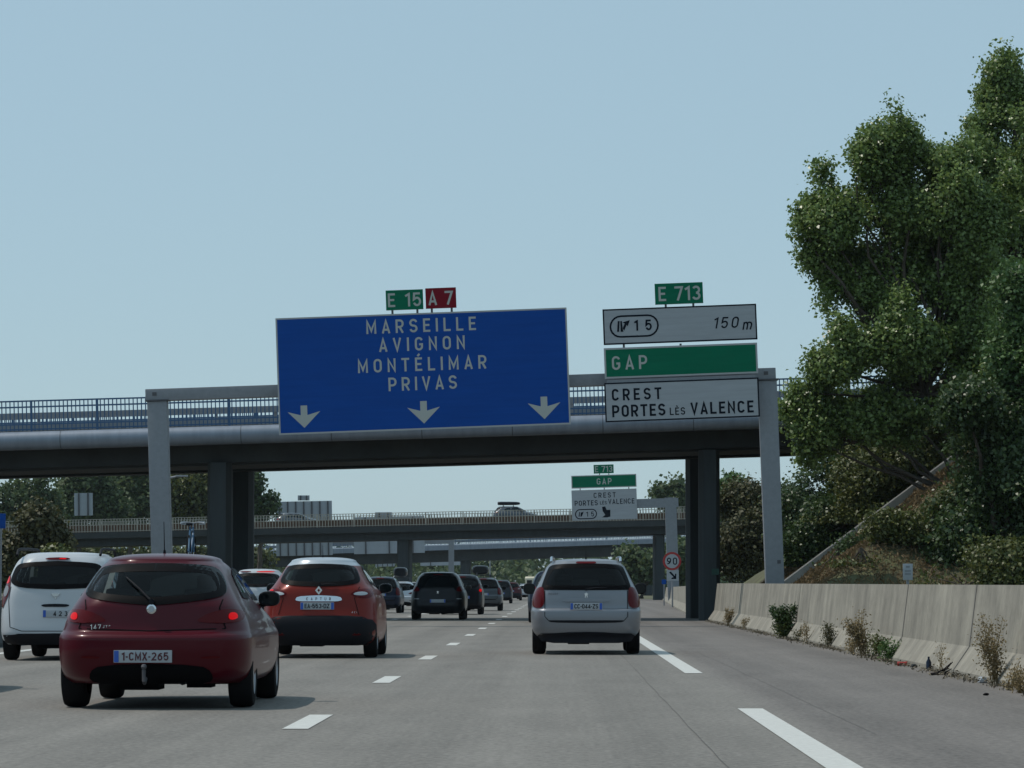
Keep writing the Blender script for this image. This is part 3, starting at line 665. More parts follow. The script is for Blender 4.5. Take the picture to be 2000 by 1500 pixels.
def tree(name, label, y, base, lob, n, per, leaf, m, seed, spread=.28, trunk_r=.3, cat='tree', dep=1.0, ymul=None, shell=.35, group=None, limbs=True, zb=0, dy=0, gap=2.3, cut=-.45, ragged=False):
    """lob: list of (photo x, photo y, radius in photo px[, ry]) laid out at distance y with real depth"""
    rng = np.random.default_rng(seed); rnd = random.Random(seed); k = y/FPX; lobes = []
    for i, l in enumerate(lob):
        c = at(l[0], l[1], y + (rnd.uniform(-1, 1)*l[2]*k*.8)); rx = l[2]*k; rz = (l[3] if len(l) > 3 else l[2])*k
        lobes.append(((c.x, c.y, c.z), (rx, (rx+rz)/2*dep, rz)))
    bp = at(base, 1148, y); rt = empty(name, (bp.x, y+dy, zb), label=label, cat=cat, group=group)
    big = lobes
    if cat == 'tree' or ragged:                   # every bough carries smaller sprays, so the outline is uneven
        ext = []
        for c, r in lobes:
            ext.append((c, tuple(q*.80 for q in r)))
            for _ in range(9):
                d = Vector((rnd.gauss(0, 1), rnd.gauss(0, 1), rnd.gauss(.15, 1))).normalized(); f = rnd.uniform(.20, .42); t = rnd.uniform(.70, .98)
                ext.append(((c[0]+d.x*r[0]*t, c[1]+d.y*r[1]*t, c[2]+d.z*r[2]*t), (r[0]*f, r[1]*f, r[2]*f*rnd.uniform(.7, 1.2))))
        lobes = ext
    P, N = cloud(lobes, n, per, spread, rng, shell, gap=gap, cut=cut); lobes = big; P -= np.array([bp.x, y+dy, zb])
    keep = P[:, 2] > -.15
    leaf_mesh('crown' if cat == 'tree' else 'foliage', P[keep], N[keep], leaf, m, rt, rng, jit=.5)
    if limbs:
        mb = MB(); cs = [Vector(c)-Vector((bp.x, y+dy, zb)) for c, _ in lobes]
        top = max(cs, key=lambda v: v.z); mid = sum(cs, Vector())/len(cs)
        sp = Vector((mid.x*.35, mid.y*.3, max(.4, min(c.z for c in cs)*.6)))
        limb(mb, (0, 0, -.3), sp, trunk_r, trunk_r*.8, rnd, 5, .05)
        hub = Vector((mid.x*.75, mid.y*.6, (sp.z+mid.z)/2)); limb(mb, sp, hub, trunk_r*.78, trunk_r*.55, rnd)
        for c in cs: limb(mb, hub if c.z > hub.z else sp, c, trunk_r*.42, trunk_r*.10, rnd)
        mb.build('trunk' if cat == 'tree' else 'stem', M['bark'], rt, smooth=True)
    return rt
tree('poplar_tree', 'large leafy tree right of the gantry whose boughs hang before the bridge', 107, 2015,
     [(1738, 262, 52), (1700, 320, 60), (1780, 310, 40), (1650, 370, 62), (1672, 345, 45), (1702, 298, 40), (1855, 340, 46), (1612, 440, 62), (1690, 440, 95), (1790, 410, 85), (1860, 390, 78), (1900, 470, 80), (1570, 445, 24), (1595, 500, 36), (1835, 330, 40), (1880, 320, 36),
      (1640, 500, 55), (1740, 540, 95), (1850, 520, 90), (1660, 610, 50), (1680, 680, 75), (1770, 660, 90), (1870, 640, 80), (1620, 720, 45), (1930, 640, 70), (1940, 480, 75), (1930, 760, 75), (1960, 380, 60),
      (1600, 770, 50), (1562, 815, 40), (1590, 860, 42), (1650, 800, 75), (1750, 780, 85), (1860, 740, 75), (1620, 845, 45), (1690, 840, 48), (1640, 560, 50)], 62000, 5, .115, M['leaf_poplar'], 11, .17, .20, cut=-.62)
tree('poplar_tree', 'tallest tree at the right edge rising above the big leafy tree', 116, 2075,
     [(1968, 140, 44), (1945, 195, 40), (1990, 215, 66), (1935, 260, 42), (1960, 300, 75), (1905, 350, 55), (1960, 400, 90), (2040, 330, 90), (1900, 440, 70), (2010, 500, 100), (1940, 560, 90), (2050, 640, 110), (1950, 720, 110), (2030, 840, 110)],
     46000, 5, .115, M['leaf_poplar'], 12, .18, .26, cut=-.62)
tree('young_tree', 'paler green tree at the right edge in front of the tallest tree', 101, 2000,
     [(1990, 560, 42), (2020, 620, 60), (1985, 650, 45), (2005, 720, 60), (1965, 700, 34), (2040, 760, 70)], 9000, 5, .115, M['leaf_pale'], 13, .22, .16)
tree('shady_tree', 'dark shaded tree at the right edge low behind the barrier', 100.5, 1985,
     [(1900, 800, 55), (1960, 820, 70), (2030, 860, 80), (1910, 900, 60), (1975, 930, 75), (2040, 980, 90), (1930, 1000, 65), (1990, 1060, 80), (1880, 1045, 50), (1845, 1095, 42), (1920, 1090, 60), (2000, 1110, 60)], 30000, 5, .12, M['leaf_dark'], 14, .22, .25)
def shrub(name, label, y, lob, n, leaf, m, seed, per=5, spread=.22, cat='shrub', **kw):
    base = sum(l[0] for l in lob)/len(lob); b = at(base, 1148, y); zb = max(0, emb_h(b.x, y)) if (b.x > 5.8 and 97 < y < 147) else 0
    return tree(name, label, y, base, lob, n, per, leaf, m, seed, spread, .07, cat, zb=zb, **kw)
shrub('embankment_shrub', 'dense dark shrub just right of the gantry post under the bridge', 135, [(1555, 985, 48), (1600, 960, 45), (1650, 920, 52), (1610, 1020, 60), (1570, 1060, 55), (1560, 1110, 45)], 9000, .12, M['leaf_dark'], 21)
shrub('embankment_shrub', 'yellowish green shrub above the concrete channel', 113.5, [(1690, 930, 55), (1740, 895, 50), (1675, 985, 42), (1640, 1025, 34), (1790, 880, 46), (1720, 935, 40), (1600, 1050, 26), (1840, 850, 50)], 12000, .11, M['leaf_olive'], 22)
shrub('embankment_shrub', 'tangled shrub on the right slope below the pale tree', 101, [(1870, 1020, 58), (1930, 965, 60), (1930, 1060, 80), (1870, 1090, 50), (1980, 1080, 80), (1960, 900, 70)], 11000, .11, M['leaf_dark'], 23)
shrub('embankment_shrub', 'low green bush at the slope foot right of the marker board', 96, [(1850, 1115, 35), (1900, 1120, 45), (1960, 1120, 50), (1820, 1128, 22)], 5000, .10, M['leaf_olive'], 24)
shrub('embankment_shrub', 'low green scrub beneath the concrete channel beside the gantry post', 104, [(1590, 1130, 18), (1630, 1105, 17), (1665, 1078, 15), (1610, 1134, 20), (1690, 1112, 14)], 2400, .10, M['leaf_dark'], 25)
shrub('embankment_shrub', 'small green bush in the middle of the dry brown slope', 101, [(1745, 1050, 26), (1775, 1035, 22), (1722, 1030, 18)], 1900, .10, M['leaf_olive'], 26)
shrub('roadside_bush', 'brownish bush wall between the bridge pier and the gantry post', 152, [(1425, 985, 34), (1460, 975, 38), (1500, 980, 40), (1440, 1040, 48), (1500, 1050, 52), (1420, 1100, 40), (1480, 1115, 45), (1530, 1000, 50), (1540, 1090, 50)], 10000, .14, M['leaf_brown'], 27)
shrub('roadside_bush', 'rounded green tree top showing right of the bridge pier', 215, [(1422, 950, 24), (1440, 975, 34), (1410, 985, 30)], 1500, .26, M['leaf_pale'], 28)
tree('far_tree', 'pair of grey green trees above the far gantry beam', 420, 1310, [(1290, 965, 14), (1298, 955, 12), (1320, 955, 12), (1322, 945, 9), (1340, 965, 20), (1335, 985, 22), (1300, 985, 18)], 1800, 4, .45, M['leaf_far'], 29, .5, .3)
tree('far_tree', 'dark tree mass left of the speed limit sign beneath the bridges', 360, 1250, [(1235, 1090, 28, 26), (1262, 1105, 24, 30), (1330, 1090, 26, 40), (1345, 1120, 30, 30), (1225, 1125, 20, 22)], 2600, 4, .45, M['leaf_far'], 30, .45, .3)
shrub('embankment_shrub', 'spreading green scrub on the brown slope right below the channel end', 101.5, [(1852, 1005, 26), (1842, 1050, 28), (1815, 1095, 24), (1780, 1100, 14)], 4200, .10, M['leaf_olive'], 61)
shrub('embankment_shrub', 'thin olive scrub at the barrier foot of the dry slope', 100, [(1660, 1130, 16), (1700, 1128, 14), (1640, 1125, 12), (1725, 1120, 18)], 1500, .09, M['leaf_olive'], 62)
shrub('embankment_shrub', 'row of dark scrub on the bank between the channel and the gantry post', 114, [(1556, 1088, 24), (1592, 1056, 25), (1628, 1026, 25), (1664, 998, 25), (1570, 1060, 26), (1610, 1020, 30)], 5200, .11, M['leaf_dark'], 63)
# left side trees
tree('roadside_tree', 'bushy tree at the far left below the first bridge', 350, 50, [(18, 985, 38), (60, 960, 36), (45, 1010, 45), (95, 985, 28), (85, 1020, 36), (0, 1030, 40)], 5200, 4, .38, M['leaf_far'], 31, .45, .3)
tree('roadside_tree', 'tall tree behind the grey board on the left', 365, 150, [(140, 950, 30, 36), (165, 930, 28, 36), (150, 1000, 40), (195, 950, 26, 40), (205, 1000, 34), (125, 1010, 28)], 5200, 4, .40, M['leaf_far'], 32, .45, .3)
tree('roadside_tree', 'broad tree just left of the left gantry post', 380, 250, [(235, 945, 28, 38), (262, 950, 28, 40), (240, 1000, 36), (280, 995, 30, 44), (300, 960, 26, 42)], 5200, 4, .40, M['leaf_far'], 33, .45, .3)
tree('roadside_tree', 'bright green tree between the gantry post and the left bridge pier', 360, 365, [(345, 950, 28, 30), (375, 955, 32, 36), (400, 960, 30, 40), (355, 1000, 34), (395, 1005, 34), (420, 990, 28)], 5200, 4, .38, M['leaf_olive'], 34, .45, .3)
tree('roadside_tree', 'ragged dark tree just right of the left bridge pier', 345, 505, [(495, 940, 18, 24), (505, 970, 18, 28), (500, 1005, 22), (527, 955, 8, 12), (529, 985, 8, 22), (515, 1000, 14)], 2600, 4, .34, M['leaf_dark'], 35, .35, .3)
shrub('roadside_bush', 'olive brown bush at the left edge behind the white car', 165, [(70, 1030, 40), (40, 1070, 40), (90, 1075, 38), (60, 1100, 46), (115, 1045, 22), (20, 1110, 40)], 4200, .23, M['leaf_brown'], 36)
shrub('roadside_bush', 'small round olive bush left of the white car roof', 158, [(118, 1080, 20, 24), (108, 1105, 26), (128, 1110, 20)], 1200, .2, M['leaf_olive'], 37)
# far wood closing the view: reads as one mass
rng = np.random.default_rng(5); lobes = []
for px in range(-200, 1500, 16):
    yy = 640 + rng.random()*160; rr = 20 + rng.random()*14; c = at(px, 1112 - rng.random()*14, yy); k = yy/FPX
    lobes.append(((c.x, c.y, c.z), (rr*k, rr*k, rr*k*1.1)))
    c = at(px, 1138, yy-15); lobes.append(((c.x, c.y, c.z), (rr*k, rr*k, rr*k*.8)))
P, N = cloud(lobes, 9000, 4, .8, rng, .3); keep = P[:, 2] > 0
wd = leaf_mesh('far_wood', P[keep], N[keep], 1.1, M['leaf_far'], None, rng); tag(wd, 'dark far wood closing the view under the bridges', 'wood', kind='stuff')
rng = np.random.default_rng(6); lobes = []
for px in range(120, 520, 14):
    c = at(px, 1092, 400); k = 400/FPX; rr = 14+rng.random()*8; lobes.append(((c.x, c.y, c.z), (rr*k*1.4, rr*k, rr*k)))
P, N = cloud(lobes, 3000, 4, .4, rng, .3); keep = P[:, 2] > 0
hd = leaf_mesh('hedge', P[keep], N[keep], .5, M['leaf_olive'], None, rng); tag(hd, 'long green scrub strip under the second bridge on the left', 'scrub', kind='stuff')
# dry grass on the slope
rng = np.random.default_rng(8); n = 60000
gx = 5.9 + rng.random(n)*12; gy = 97.5 + rng.random(n)*30; gzv = np.array([emb_h(a, b) for a, b in zip(gx, gy)])
h = .12 + .22*rng.random(n); P = np.stack([gx, gy, gzv + h*.4], 1); N = rng.normal(size=(n, 3)); N[:, 2] *= .25; N /= np.linalg.norm(N, axis=1)[:, None]
dg = leaf_mesh('dry_grass', P, N, .17, M['dry_grass'], None, rng, .25); tag(dg, 'dry straw coloured grass covering the right embankment', 'grass', kind='stuff')
# concrete channel down the slope
ca, cb = at(1524, 1140, 111), at(1868, 884, 111)
ch = empty('drain_channel', ca, label='straight concrete drain channel running diagonally up the right slope', cat='channel')
d = (cb-ca); L = d.length; ang = math.atan2(d.z, d.x); Rm = Matrix.Rotation(-ang, 4, 'Y')
mb = MB(); mb.box(0, L, -.14, .0, -.75, .0, M=Rm); mb.box(0, L, .45, .6, -.75, .0, M=Rm); mb.box(0, L, .002, .448, -.75, -.14, M=Rm)
mb.build('channel_wall', M['concrete'], ch, bevel=.015)

# weeds and litter along the barrier
def weed(px, pbase, hpx, wpx, label, m, n, leaf, seed, stems=7, dryness=True, lean=0.0):
    y = CAM_H*FPX/(pbase-1148.0); p = at(px, pbase, y); k = y/FPX; rng = np.random.default_rng(seed); rnd = random.Random(seed)
    rt = empty('weed_plant', (min(p.x, 4.86), y, 0), label=label, cat='weed')
    H, W = hpx*k, wpx*k; mb = MB(); C = []; 
    for i in range(stems):
        a = rnd.uniform(-1, 1)*W*.45 + lean*H; b = rnd.uniform(-.15, .1); h = H*rnd.uniform(.55, 1.0); x0 = rnd.uniform(-.12, .12)*W
        pts = [(x0 + a*t**1.5 + rnd.uniform(-.02, .02), b*t, h*t) for t in (0, .25, .5, .75, 1)]
        mb.tube(pts, .006, 5, r1=.0025)
        for j in range(int(1.6*n)//stems):
            t = rnd.uniform(.12, 1.0)**.8; s_ = (1.1-t*.6)*.05 + .02
            C.append((x0+a*t**1.5 + rnd.gauss(0, s_), b*t + rnd.gauss(0, s_), max(.01, h*t + rnd.gauss(0, s_*.7))))
    mb.build('stem', M['dry'] if dryness else m, rt, smooth=True)
    C = np.array(C); N = rng.normal(size=C.shape); N /= np.linalg.norm(N, axis=1)[:, None]
    leaf_mesh('foliage', C, N, leaf*1.25, m, rt, rng, .5); return rt
weed(1562, 1247, 72, 62, 'bushy dark green weed growing at the barrier foot', M['leaf_dark'], 1500, .055, 41, 14, False)
weed(1532, 1247, 32, 44, 'low grey green weed beside the bushy dark green weed', M['leaf_olive'], 500, .04, 47, 9)
weed(1440, 1222, 36, 26, 'dry yellow weed nearest to the bridge pier', M['dry'], 420, .04, 42)
weed(1612, 1256, 44, 26, 'thin straw coloured stalks right of the green weed', M['dry'], 160, .03, 43, 5)
weed(1645, 1266, 50, 34, 'short reddish dry weed beside the tall straw plant', M['leaf_brown'], 420, .03, 44, 8)
weed(1688, 1284, 105, 56, 'tall dried plant leaning against the middle of the barrier', M['dry'], 1000, .032, 45, 10, lean=-.15)
weed(1745, 1292, 45, 40, 'small green leafy weed right of the tall dried plant', M['leaf_pale'], 380, .035, 46, 7, False)
weed(1838, 1316, 62, 30, 'sparse bare stalk among the litter', M['dry'], 50, .025, 48, 4)
weed(1948, 1338, 148, 70, 'tallest straw coloured weed near the right picture edge', M['dry'], 900, .026, 49, 13, lean=-.05)
weed(1992, 1352, 40, 40, 'short dry tuft at the right edge of the picture', M['dry'], 200, .03, 50, 8)
rng = np.random.default_rng(77); n = 4200; gy = 9 + 104*rng.random(n)**1.2; dens = np.sin(gy*1.7)+np.sin(gy*.61+1)+rng.normal(size=n)*.8; gy = gy[dens > -.6]; n = len(gy)
P = np.stack([4.86 - np.abs(rng.normal(size=n))*.11, gy, .012+np.abs(rng.normal(size=n))*.022], 1); N = rng.normal(size=(n, 3)); N[:, 2] += 1; N /= np.linalg.norm(N, axis=1)[:, None]
gt = leaf_mesh('grit', P, N, .05, leafmat('grit', (.08, .07, .05), (.20, .175, .13), .9, .05), None, rng, .45); tag(gt, 'dead grass and grit gathered along the foot of the right barrier', 'debris', kind='stuff')
weed(1475, 1229, 22, 26, 'tiny dry tuft between the pier and the green weeds', M['dry'], 200, .03, 151, 6)
weed(1590, 1252, 26, 22, 'stubby brown tuft just right of the green weed', M['leaf_brown'], 200, .03, 152, 6)
weed(1715, 1287, 60, 34, 'grey green stalky weed touching the tall dried plant', M['leaf_olive'], 420, .032, 153, 8)
weed(1668, 1276, 34, 24, 'short straw tuft just left of the tall dried plant', M['dry'], 220, .03, 154, 6)
weed(1972, 1347, 60, 34, 'bent dry stalks right of the tallest straw weed', M['dry'], 160, .026, 155, 6, lean=.2)
def litter(name, px, py, label, cat, make):
    y = CAM_H*FPX/(py-1148.0); p = at(px, py, y); rt_mb, m, sm = make(); o = rt_mb.build(name, m, None, smooth=sm); o.location = (min(p.x, 4.84), y, 0); tag(o, label, cat); return o
def crushed_can():
    mb = MB(); mb.lathe([(-.07, .0), (-.07, .028), (-.06, .033), (0, .026), (.06, .033), (.07, .028), (.07, .0)], 14, 'x', (0, 0, .033)); return mb, mat('can_red', (.42, .05, .04), .35, metal=.3), True
def crumple(r, m, sd, flat=.7):
    def f():
        bm = bmesh.new(); bmesh.ops.create_icosphere(bm, subdivisions=2, radius=r); rd = random.Random(sd)
        for v in bm.verts: v.co *= rd.uniform(.7, 1.15); v.co.z = max(.0, v.co.z*flat + r*flat*.7)
        mb = MB(); mb.add([v.co[:] for v in bm.verts], [tuple(v.index for v in fa.verts) for fa in bm.faces]); bm.free(); return mb, m, False
    return f
def strips(m, sd, n=4, L=.28):
    def f():
        mb = MB(); rd = random.Random(sd)
        for i in range(n):
            a = rd.uniform(-.6, .6); x = rd.uniform(-.12, .12); c, s_ = math.cos(a), math.sin(a)
            pts = [(x+c*L*(t-.5), s_*L*(t-.5)*.4, .012+.09*rd.random()*t*t*4*.5) for t in (0, .33, .66, 1)]
            mb.tube(pts, .014, 5, r1=.006)
        return mb, m, True
    return f
def bottle():
    mb = MB(); mb.lathe([(0, .0), (0, .035), (.12, .035), (.16, .014), (.19, .014), (.19, 0)], 12, 'z', (0, 0, 0)); return mb, M['p_navy'], True
litter('drink_can', 1762, 1300, 'crushed red drink can at the barrier foot', 'can', crushed_can)
litter('stone', 1787, 1303, 'small grey stone right of the red can', 'stone', crumple(.045, M['concrete_shade_tone'], 2))
litter('bottle', 1814, 1310, 'dark blue plastic bottle standing against the barrier', 'bottle', bottle)
litter('tyre_scrap', 1866, 1318, 'curled black tyre scraps right of the bottle', 'debris', strips(M['tyre'], 4))
litter('twigs', 1848, 1317, 'brown twigs lying under the bare stalk', 'twigs', strips(M['bark'], 6, 5, .34))
litter('paper_scrap', 1928, 1333, 'crumpled white paper beside the tallest weed', 'litter', crumple(.065, M['plate'], 5))
litter('asphalt_crumb', 1926, 1357, 'pair of dark crumbs on the shoulder below the white paper', 'debris', crumple(.035, M['tyre'], 9, .5))

# ------------------------------------------------------------------ cars
def pchip(x, y):
    x = np.array(x, float); y = np.array(y, float); h = np.diff(x); d = np.diff(y)/h; m = np.zeros(len(x)); m[0] = d[0]; m[-1] = d[-1]
    for i in range(1, len(x)-1):
        if d[i-1]*d[i] > 0:
            w1, w2 = 2*h[i]+h[i-1], h[i]+2*h[i-1]; m[i] = (w1+w2)/(w1/d[i-1]+w2/d[i])
    def f(q):
        q = min(max(q, x[0]), x[-1]); i = min(int(np.searchsorted(x, q, 'right'))-1, len(x)-2); t = (q-x[i])/h[i]
        return float((1+2*t)*(1-t)**2*y[i] + t*(1-t)**2*h[i]*m[i] + t*t*(3-2*t)*y[i+1] + t*t*(t-1)*h[i]*m[i+1])
    return f
class Surf:
    """closed car skin from level outlines: rows of (z, rear y, half width, front y)"""
    def __init__(s, rows, bow=.10, rx=.30, ry=.34, bulge=.035, dome=.07):
        z = [r[0] for r in rows]; s.z0, s.z1 = z[0], z[-1]; s.zk = z
        s.yr = pchip(z, [r[1] for r in rows]); s.w = pchip(z, [r[2] for r in rows]); s.yf = pchip(z, [r[3] for r in rows])
        s.bow, s.rx, s.ry, s.bulge, s.dome = bow, rx, ry, bulge, dome
    def rear(s, x, z):
        w = s.w(z); ax = min(abs(x), w*.9999); t = ax/w; e = max(0, (ax-(w-s.rx))/s.rx)
        return Vector((math.copysign(ax, x), s.yr(z) + s.bow*t*t + s.ry*(1-math.sqrt(max(0, 1-e*e))), z))
    def side(s, sg, y, z):
        w = s.w(z); a = s.yr(z)+s.bow+s.ry; b = s.yf(z)-.75; t = min(1, max(0, (y-a)/max(.1, b-a)))
        return Vector((sg*(w + s.bulge*math.sin(math.pi*t)**.8), y, z))
    def ring(s, z):
        w = s.w(z); yr, yf = s.yr(z), s.yf(z); P = []
        for i in range(12): P.append(s.rear((w-s.rx)*i/12, z))
        for i in range(9): P.append(s.rear(w - s.rx + s.rx*math.sin(math.pi/2*i/8), z))
        a, b = yr+s.bow+s.ry, yf-.75
        for i in range(1, 14): P.append(s.side(1, a+(b-a)*i/14, z))
        for i in range(9):
            e = math.cos(math.pi/2*i/8); P.append(Vector((w*(.45 + .55*e), yf - .25 - .5*(1-math.sqrt(1-(1-e)**2)) - .0 + (0 if i else 0), z)) if False else Vector((w*(.5+.5*e), yf-.75 + .62*math.sin(math.pi/2*i/8), z)))
        for i in range(1, 6): P.append(Vector((w*.5*(1-i/5), yf-.13 + .13*(1-(1-i/5)**2), z)))
        return P + [Vector((-p.x, p.y, p.z)) for p in reversed(P[1:-1])]
    def mesh(s):
        zs = sorted(set([round(q, 4) for q in s.zk] + [round(q, 4) for q in np.linspace(s.z0, s.z1, 44)]))
        rings = [s.ring(z) for z in zs]; n = len(rings[0])
        top = rings[-1]; yc = (s.yr(s.z1)+s.yf(s.z1))/2; L = s.yf(s.z1)-s.yr(s.z1)
        for k in range(1, 9):
            a = math.pi/2*k/9; sc = math.cos(a); sc = sc**.8
            rings.append([Vector((p.x*sc, yc+(p.y-yc)*(1-(1-sc)*.85), s.z1 + s.dome*math.sin(a)**.9)) for p in top])
        V = [p for r in rings for p in r]; F = []
        for i in range(len(rings)-1):
            for k in range(n): F.append((i*n+k, i*n+(k+1) % n, (i+1)*n+(k+1) % n, (i+1)*n+k))
        F.append(tuple(range(n))[::-1]); F.append(tuple(range((len(rings)-1)*n, len(rings)*n)))
        return V, F
    def nrm(s, fn, a, z):
        e = .004; p = fn(a, z); u = fn(a+e, z)-fn(a-e, z); v = fn(a, z+e)-fn(a, z-e); n = u.cross(v).normalized(); return p, n
def chaikin(P, it=2, closed=True):
    for _ in range(it):
        Q = []; n = len(P)
        for i in range(n):
            a, b = P[i], P[(i+1) % n]; Q += [(a[0]*.75+b[0]*.25, a[1]*.75+b[1]*.25), (a[0]*.25+b[0]*.75, a[1]*.25+b[1]*.75)]
        P = Q
    return P
def patch(S, mode, poly, m, name, parent, off=.006, rows=14, cols=16, sg=1, rnd=2):
    """skin patch hugging the car body inside an outline: (x,z) on the rear or (y,z) on a side"""
    poly = chaikin(poly, rnd) if rnd else poly; zs = [p[1] for p in poly]; z0, z1 = min(zs)+1e-4, max(zs)-1e-4
    fn = (lambda a, z: S.rear(a, z)) if mode == 'rear' else (lambda a, z: S.side(sg, a, z))
    V = []; n = len(poly)
    for i in range(rows+1):
        z = z0 + (z1-z0)*(.5-.5*math.cos(math.pi*i/rows)); xs = []
        for j in range(n):
            a, b = poly[j], poly[(j+1) % n]
            if (a[1]-z)*(b[1]-z) <= 0 and a[1] != b[1]: xs.append(a[0]+(b[0]-a[0])*(z-a[1])/(b[1]-a[1]))
        xa, xb = min(xs), max(xs)
        for k in range(cols+1):
            q = xa+(xb-xa)*k/cols; p, nn = S.nrm(fn, q, z)
            if mode == 'rear' and nn.y > 0.05 and abs(nn.x) < .9: nn = -nn
            if mode == 'rear' and nn.x*p.x < -.05 and nn.y > -.2: nn = -nn
            if mode == 'side' and nn.x*sg < 0: nn = -nn
            V.append(p+nn*off)
    c = cols+1; F = [(i*c+k, i*c+k+1, (i+1)*c+k+1, (i+1)*c+k) for i in range(rows) for k in range(cols)]
    if (mode == 'side' and sg < 0): F = [f[::-1] for f in F]
    mb = MB(); mb.add(V, F); return mb.build(name, m, parent, smooth=True, fixn=False)
def seam(S, pts, m, name, parent, wd=.010, off=.004, mode='rear', sg=1):
    fn = (lambda a, z: S.rear(a, z)) if mode == 'rear' else (lambda a, z: S.side(sg, a, z)); P = []
    for (a, b) in zip(pts, pts[1:]):
        for i in range(6): P.append((a[0]+(b[0]-a[0])*i/6, a[1]+(b[1]-a[1])*i/6))
    P.append(pts[-1]); V = []
    for i, p in enumerate(P):
        a, b = P[max(0, i-1)], P[min(len(P)-1, i+1)]; t = Vector((b[0]-a[0], b[1]-a[1])).normalized(); nn = Vector((-t.y, t.x))*wd/2
        for s_ in (1, -1):
            q = fn(p[0]+nn.x*s_, p[1]+nn.y*s_); V.append(q + (Vector((0, -off, off*.3)) if mode == 'rear' else Vector((sg*off, 0, 0))))
    F = [(2*i, 2*i+1, 2*i+3, 2*i+2) for i in range(len(P)-1)]; mb = MB(); mb.add(V, F); return mb.build(name, m, parent, fixn=False)
def sym(P): return P + [(-x, z) for x, z in reversed(P)]
def wheel(parent, x, y, r, wd, sg):
    mb = MB(); h = wd/2
    mb.lathe([(-h, r*.62), (-h, r*.80), (-h*.92, r*.93), (-h*.7, r*.985), (0, r), (h*.7, r*.985), (h*.92, r*.93), (h, r*.80), (h, r*.62)], 32)
    o = mb.build('wheel', M['tyre'], parent, smooth=True); o.location = (x, y, r)
    mb = MB(); f = sg*h
    mb.lathe([(f*.45, 0), (f*.45, r*.55), (f*.9, r*.60), (f*.97, r*.64), (f*.6, r*.64)], 28)
    for k in range(5):
        a = 2*math.pi*k/5; Mx = Matrix.Rotation(a, 4, 'X'); mb.box(min(f*.46, f*.85), max(f*.46, f*.85), -.045, .045, r*.08, r*.60, M=Mx)
    mb.lathe([(f*.9, 0), (f*.9, r*.14), (f*.4, r*.16)], 14)
    q = mb.build('rim', M['rim'], o, smooth=True); return o
def number_plate(S, root, x, z, text, w_=.52, h_=.11, rb=True, dz=0, belg=False, tilt=0):
    y = S.rear(abs(x)+w_*.3, z).y; y = min(S.rear(x, z).y, y, S.rear(x, z-h_/2).y, S.rear(x, z+h_/2).y) - .016
    mb = MB(); mb.box(-w_/2, w_/2, 0, .012, -h_/2, h_/2); o = mb.build('number_plate', M['plate'], root, bevel=.003); o.location = (x, y, z)
    mb = MB(); mb.box(-w_/2+.004, -w_/2+.045, -.0025, -.0005, -h_/2+.004, h_/2-.004)
    if rb: mb.box(w_/2-.045, w_/2-.004, -.0025, -.0005, -h_/2+.004, h_/2-.004)
    mb.build('band', M['plate_blue'], o)
    if text: put_text(o, text, .0 if rb else .02, 0, -.003, h_*.66, min(w_*(.74 if rb else .80), len(text)*.07), M['ink_red'] if belg else M['ink'], bold=.17)
    return o
def mirror(root, sg, x, y, z, m, w_=.19, h_=.15):
    bm = bmesh.new(); bmesh.ops.create_uvsphere(bm, u_segments=16, v_segments=10, radius=1)
    V = [(v.co.x, v.co.y, v.co.z) for v in bm.verts]; F = [tuple(v.index for v in f.verts) for f in bm.faces]; bm.free()
    def sq(t, p): return math.copysign(abs(t)**p, t)
    V = [(x + sg*w_*.55 + sq(a, .75)*w_*.55, y + max(-.05, sq(b, .8)*.12), z + sq(c, .75)*h_*.5) for a, b, c in V]
    mb = MB(); mb.add(V, F); o = mb.build('side_mirror', m, root, smooth=True)
    mb = MB(); mb.tube([(x-sg*.06, y+.06, z-.07), (x+sg*.06, y+.04, z-.05)], .028, 8); mb.build('mirror_arm', M['plastic'], o, smooth=True)
    mb = MB(); P = [(x+sg*w_*.55 + .46*w_*math.cos(2*math.pi*k/16), y-.054, z + .40*h_*math.sin(2*math.pi*k/16)) for k in range(16)]; mb.add(P, [tuple(range(16))]); mb.build('mirror_glass', M['glass'], o)
def arches(body, wheels, r, half):
    """cut the four wheel arches out of the skin"""
    mb = MB()
    for (sg, y, rr) in wheels:
        c = []; 
        n = 28; V = []
        for a in (half-.30, half+.30):
            for k in range(n): V.append((sg*a, y+r*math.cos(2*math.pi*k/n), rr+r*math.sin(2*math.pi*k/n)))
        F = [(k, (k+1) % n, n+(k+1) % n, n+k) for k in range(n)] + [tuple(range(n)), tuple(range(n, 2*n))]; mb.add(V, F)
    cu = mb.build('arch_cutter', M['under']); cu.data.materials.clear(); cu.data.materials.append(M['p_black']); cu.data.materials.append(M['under'])
    cu.data.polygons.foreach_set('material_index', [1]*len(cu.data.polygons))
    md = body.modifiers.new('arch', 'BOOLEAN'); md.object = cu; md.operation = 'DIFFERENCE'; md.solver = 'EXACT'; md.material_mode = 'INDEX'
    bpy.context.view_layer.update(); dg = bpy.context.evaluated_depsgraph_get(); me = bpy.data.meshes.new_from_object(body.evaluated_get(dg))
    body.modifiers.remove(md); old = body.data; body.data = me; bpy.data.meshes.remove(old); cm = cu.data; bpy.data.objects.remove(cu); bpy.data.meshes.remove(cm)
    me.set_sharp_from_angle(angle=R_(34))
def inside(p, poly):
    c = False; n = len(poly)
    for i in range(n):
        a, b = poly[i], poly[(i+1) % n]
        if (a[1] > p[1]) != (b[1] > p[1]) and p[0] < (b[0]-a[0])*(p[1]-a[1])/(b[1]-a[1])+a[0]: c = not c
    return c
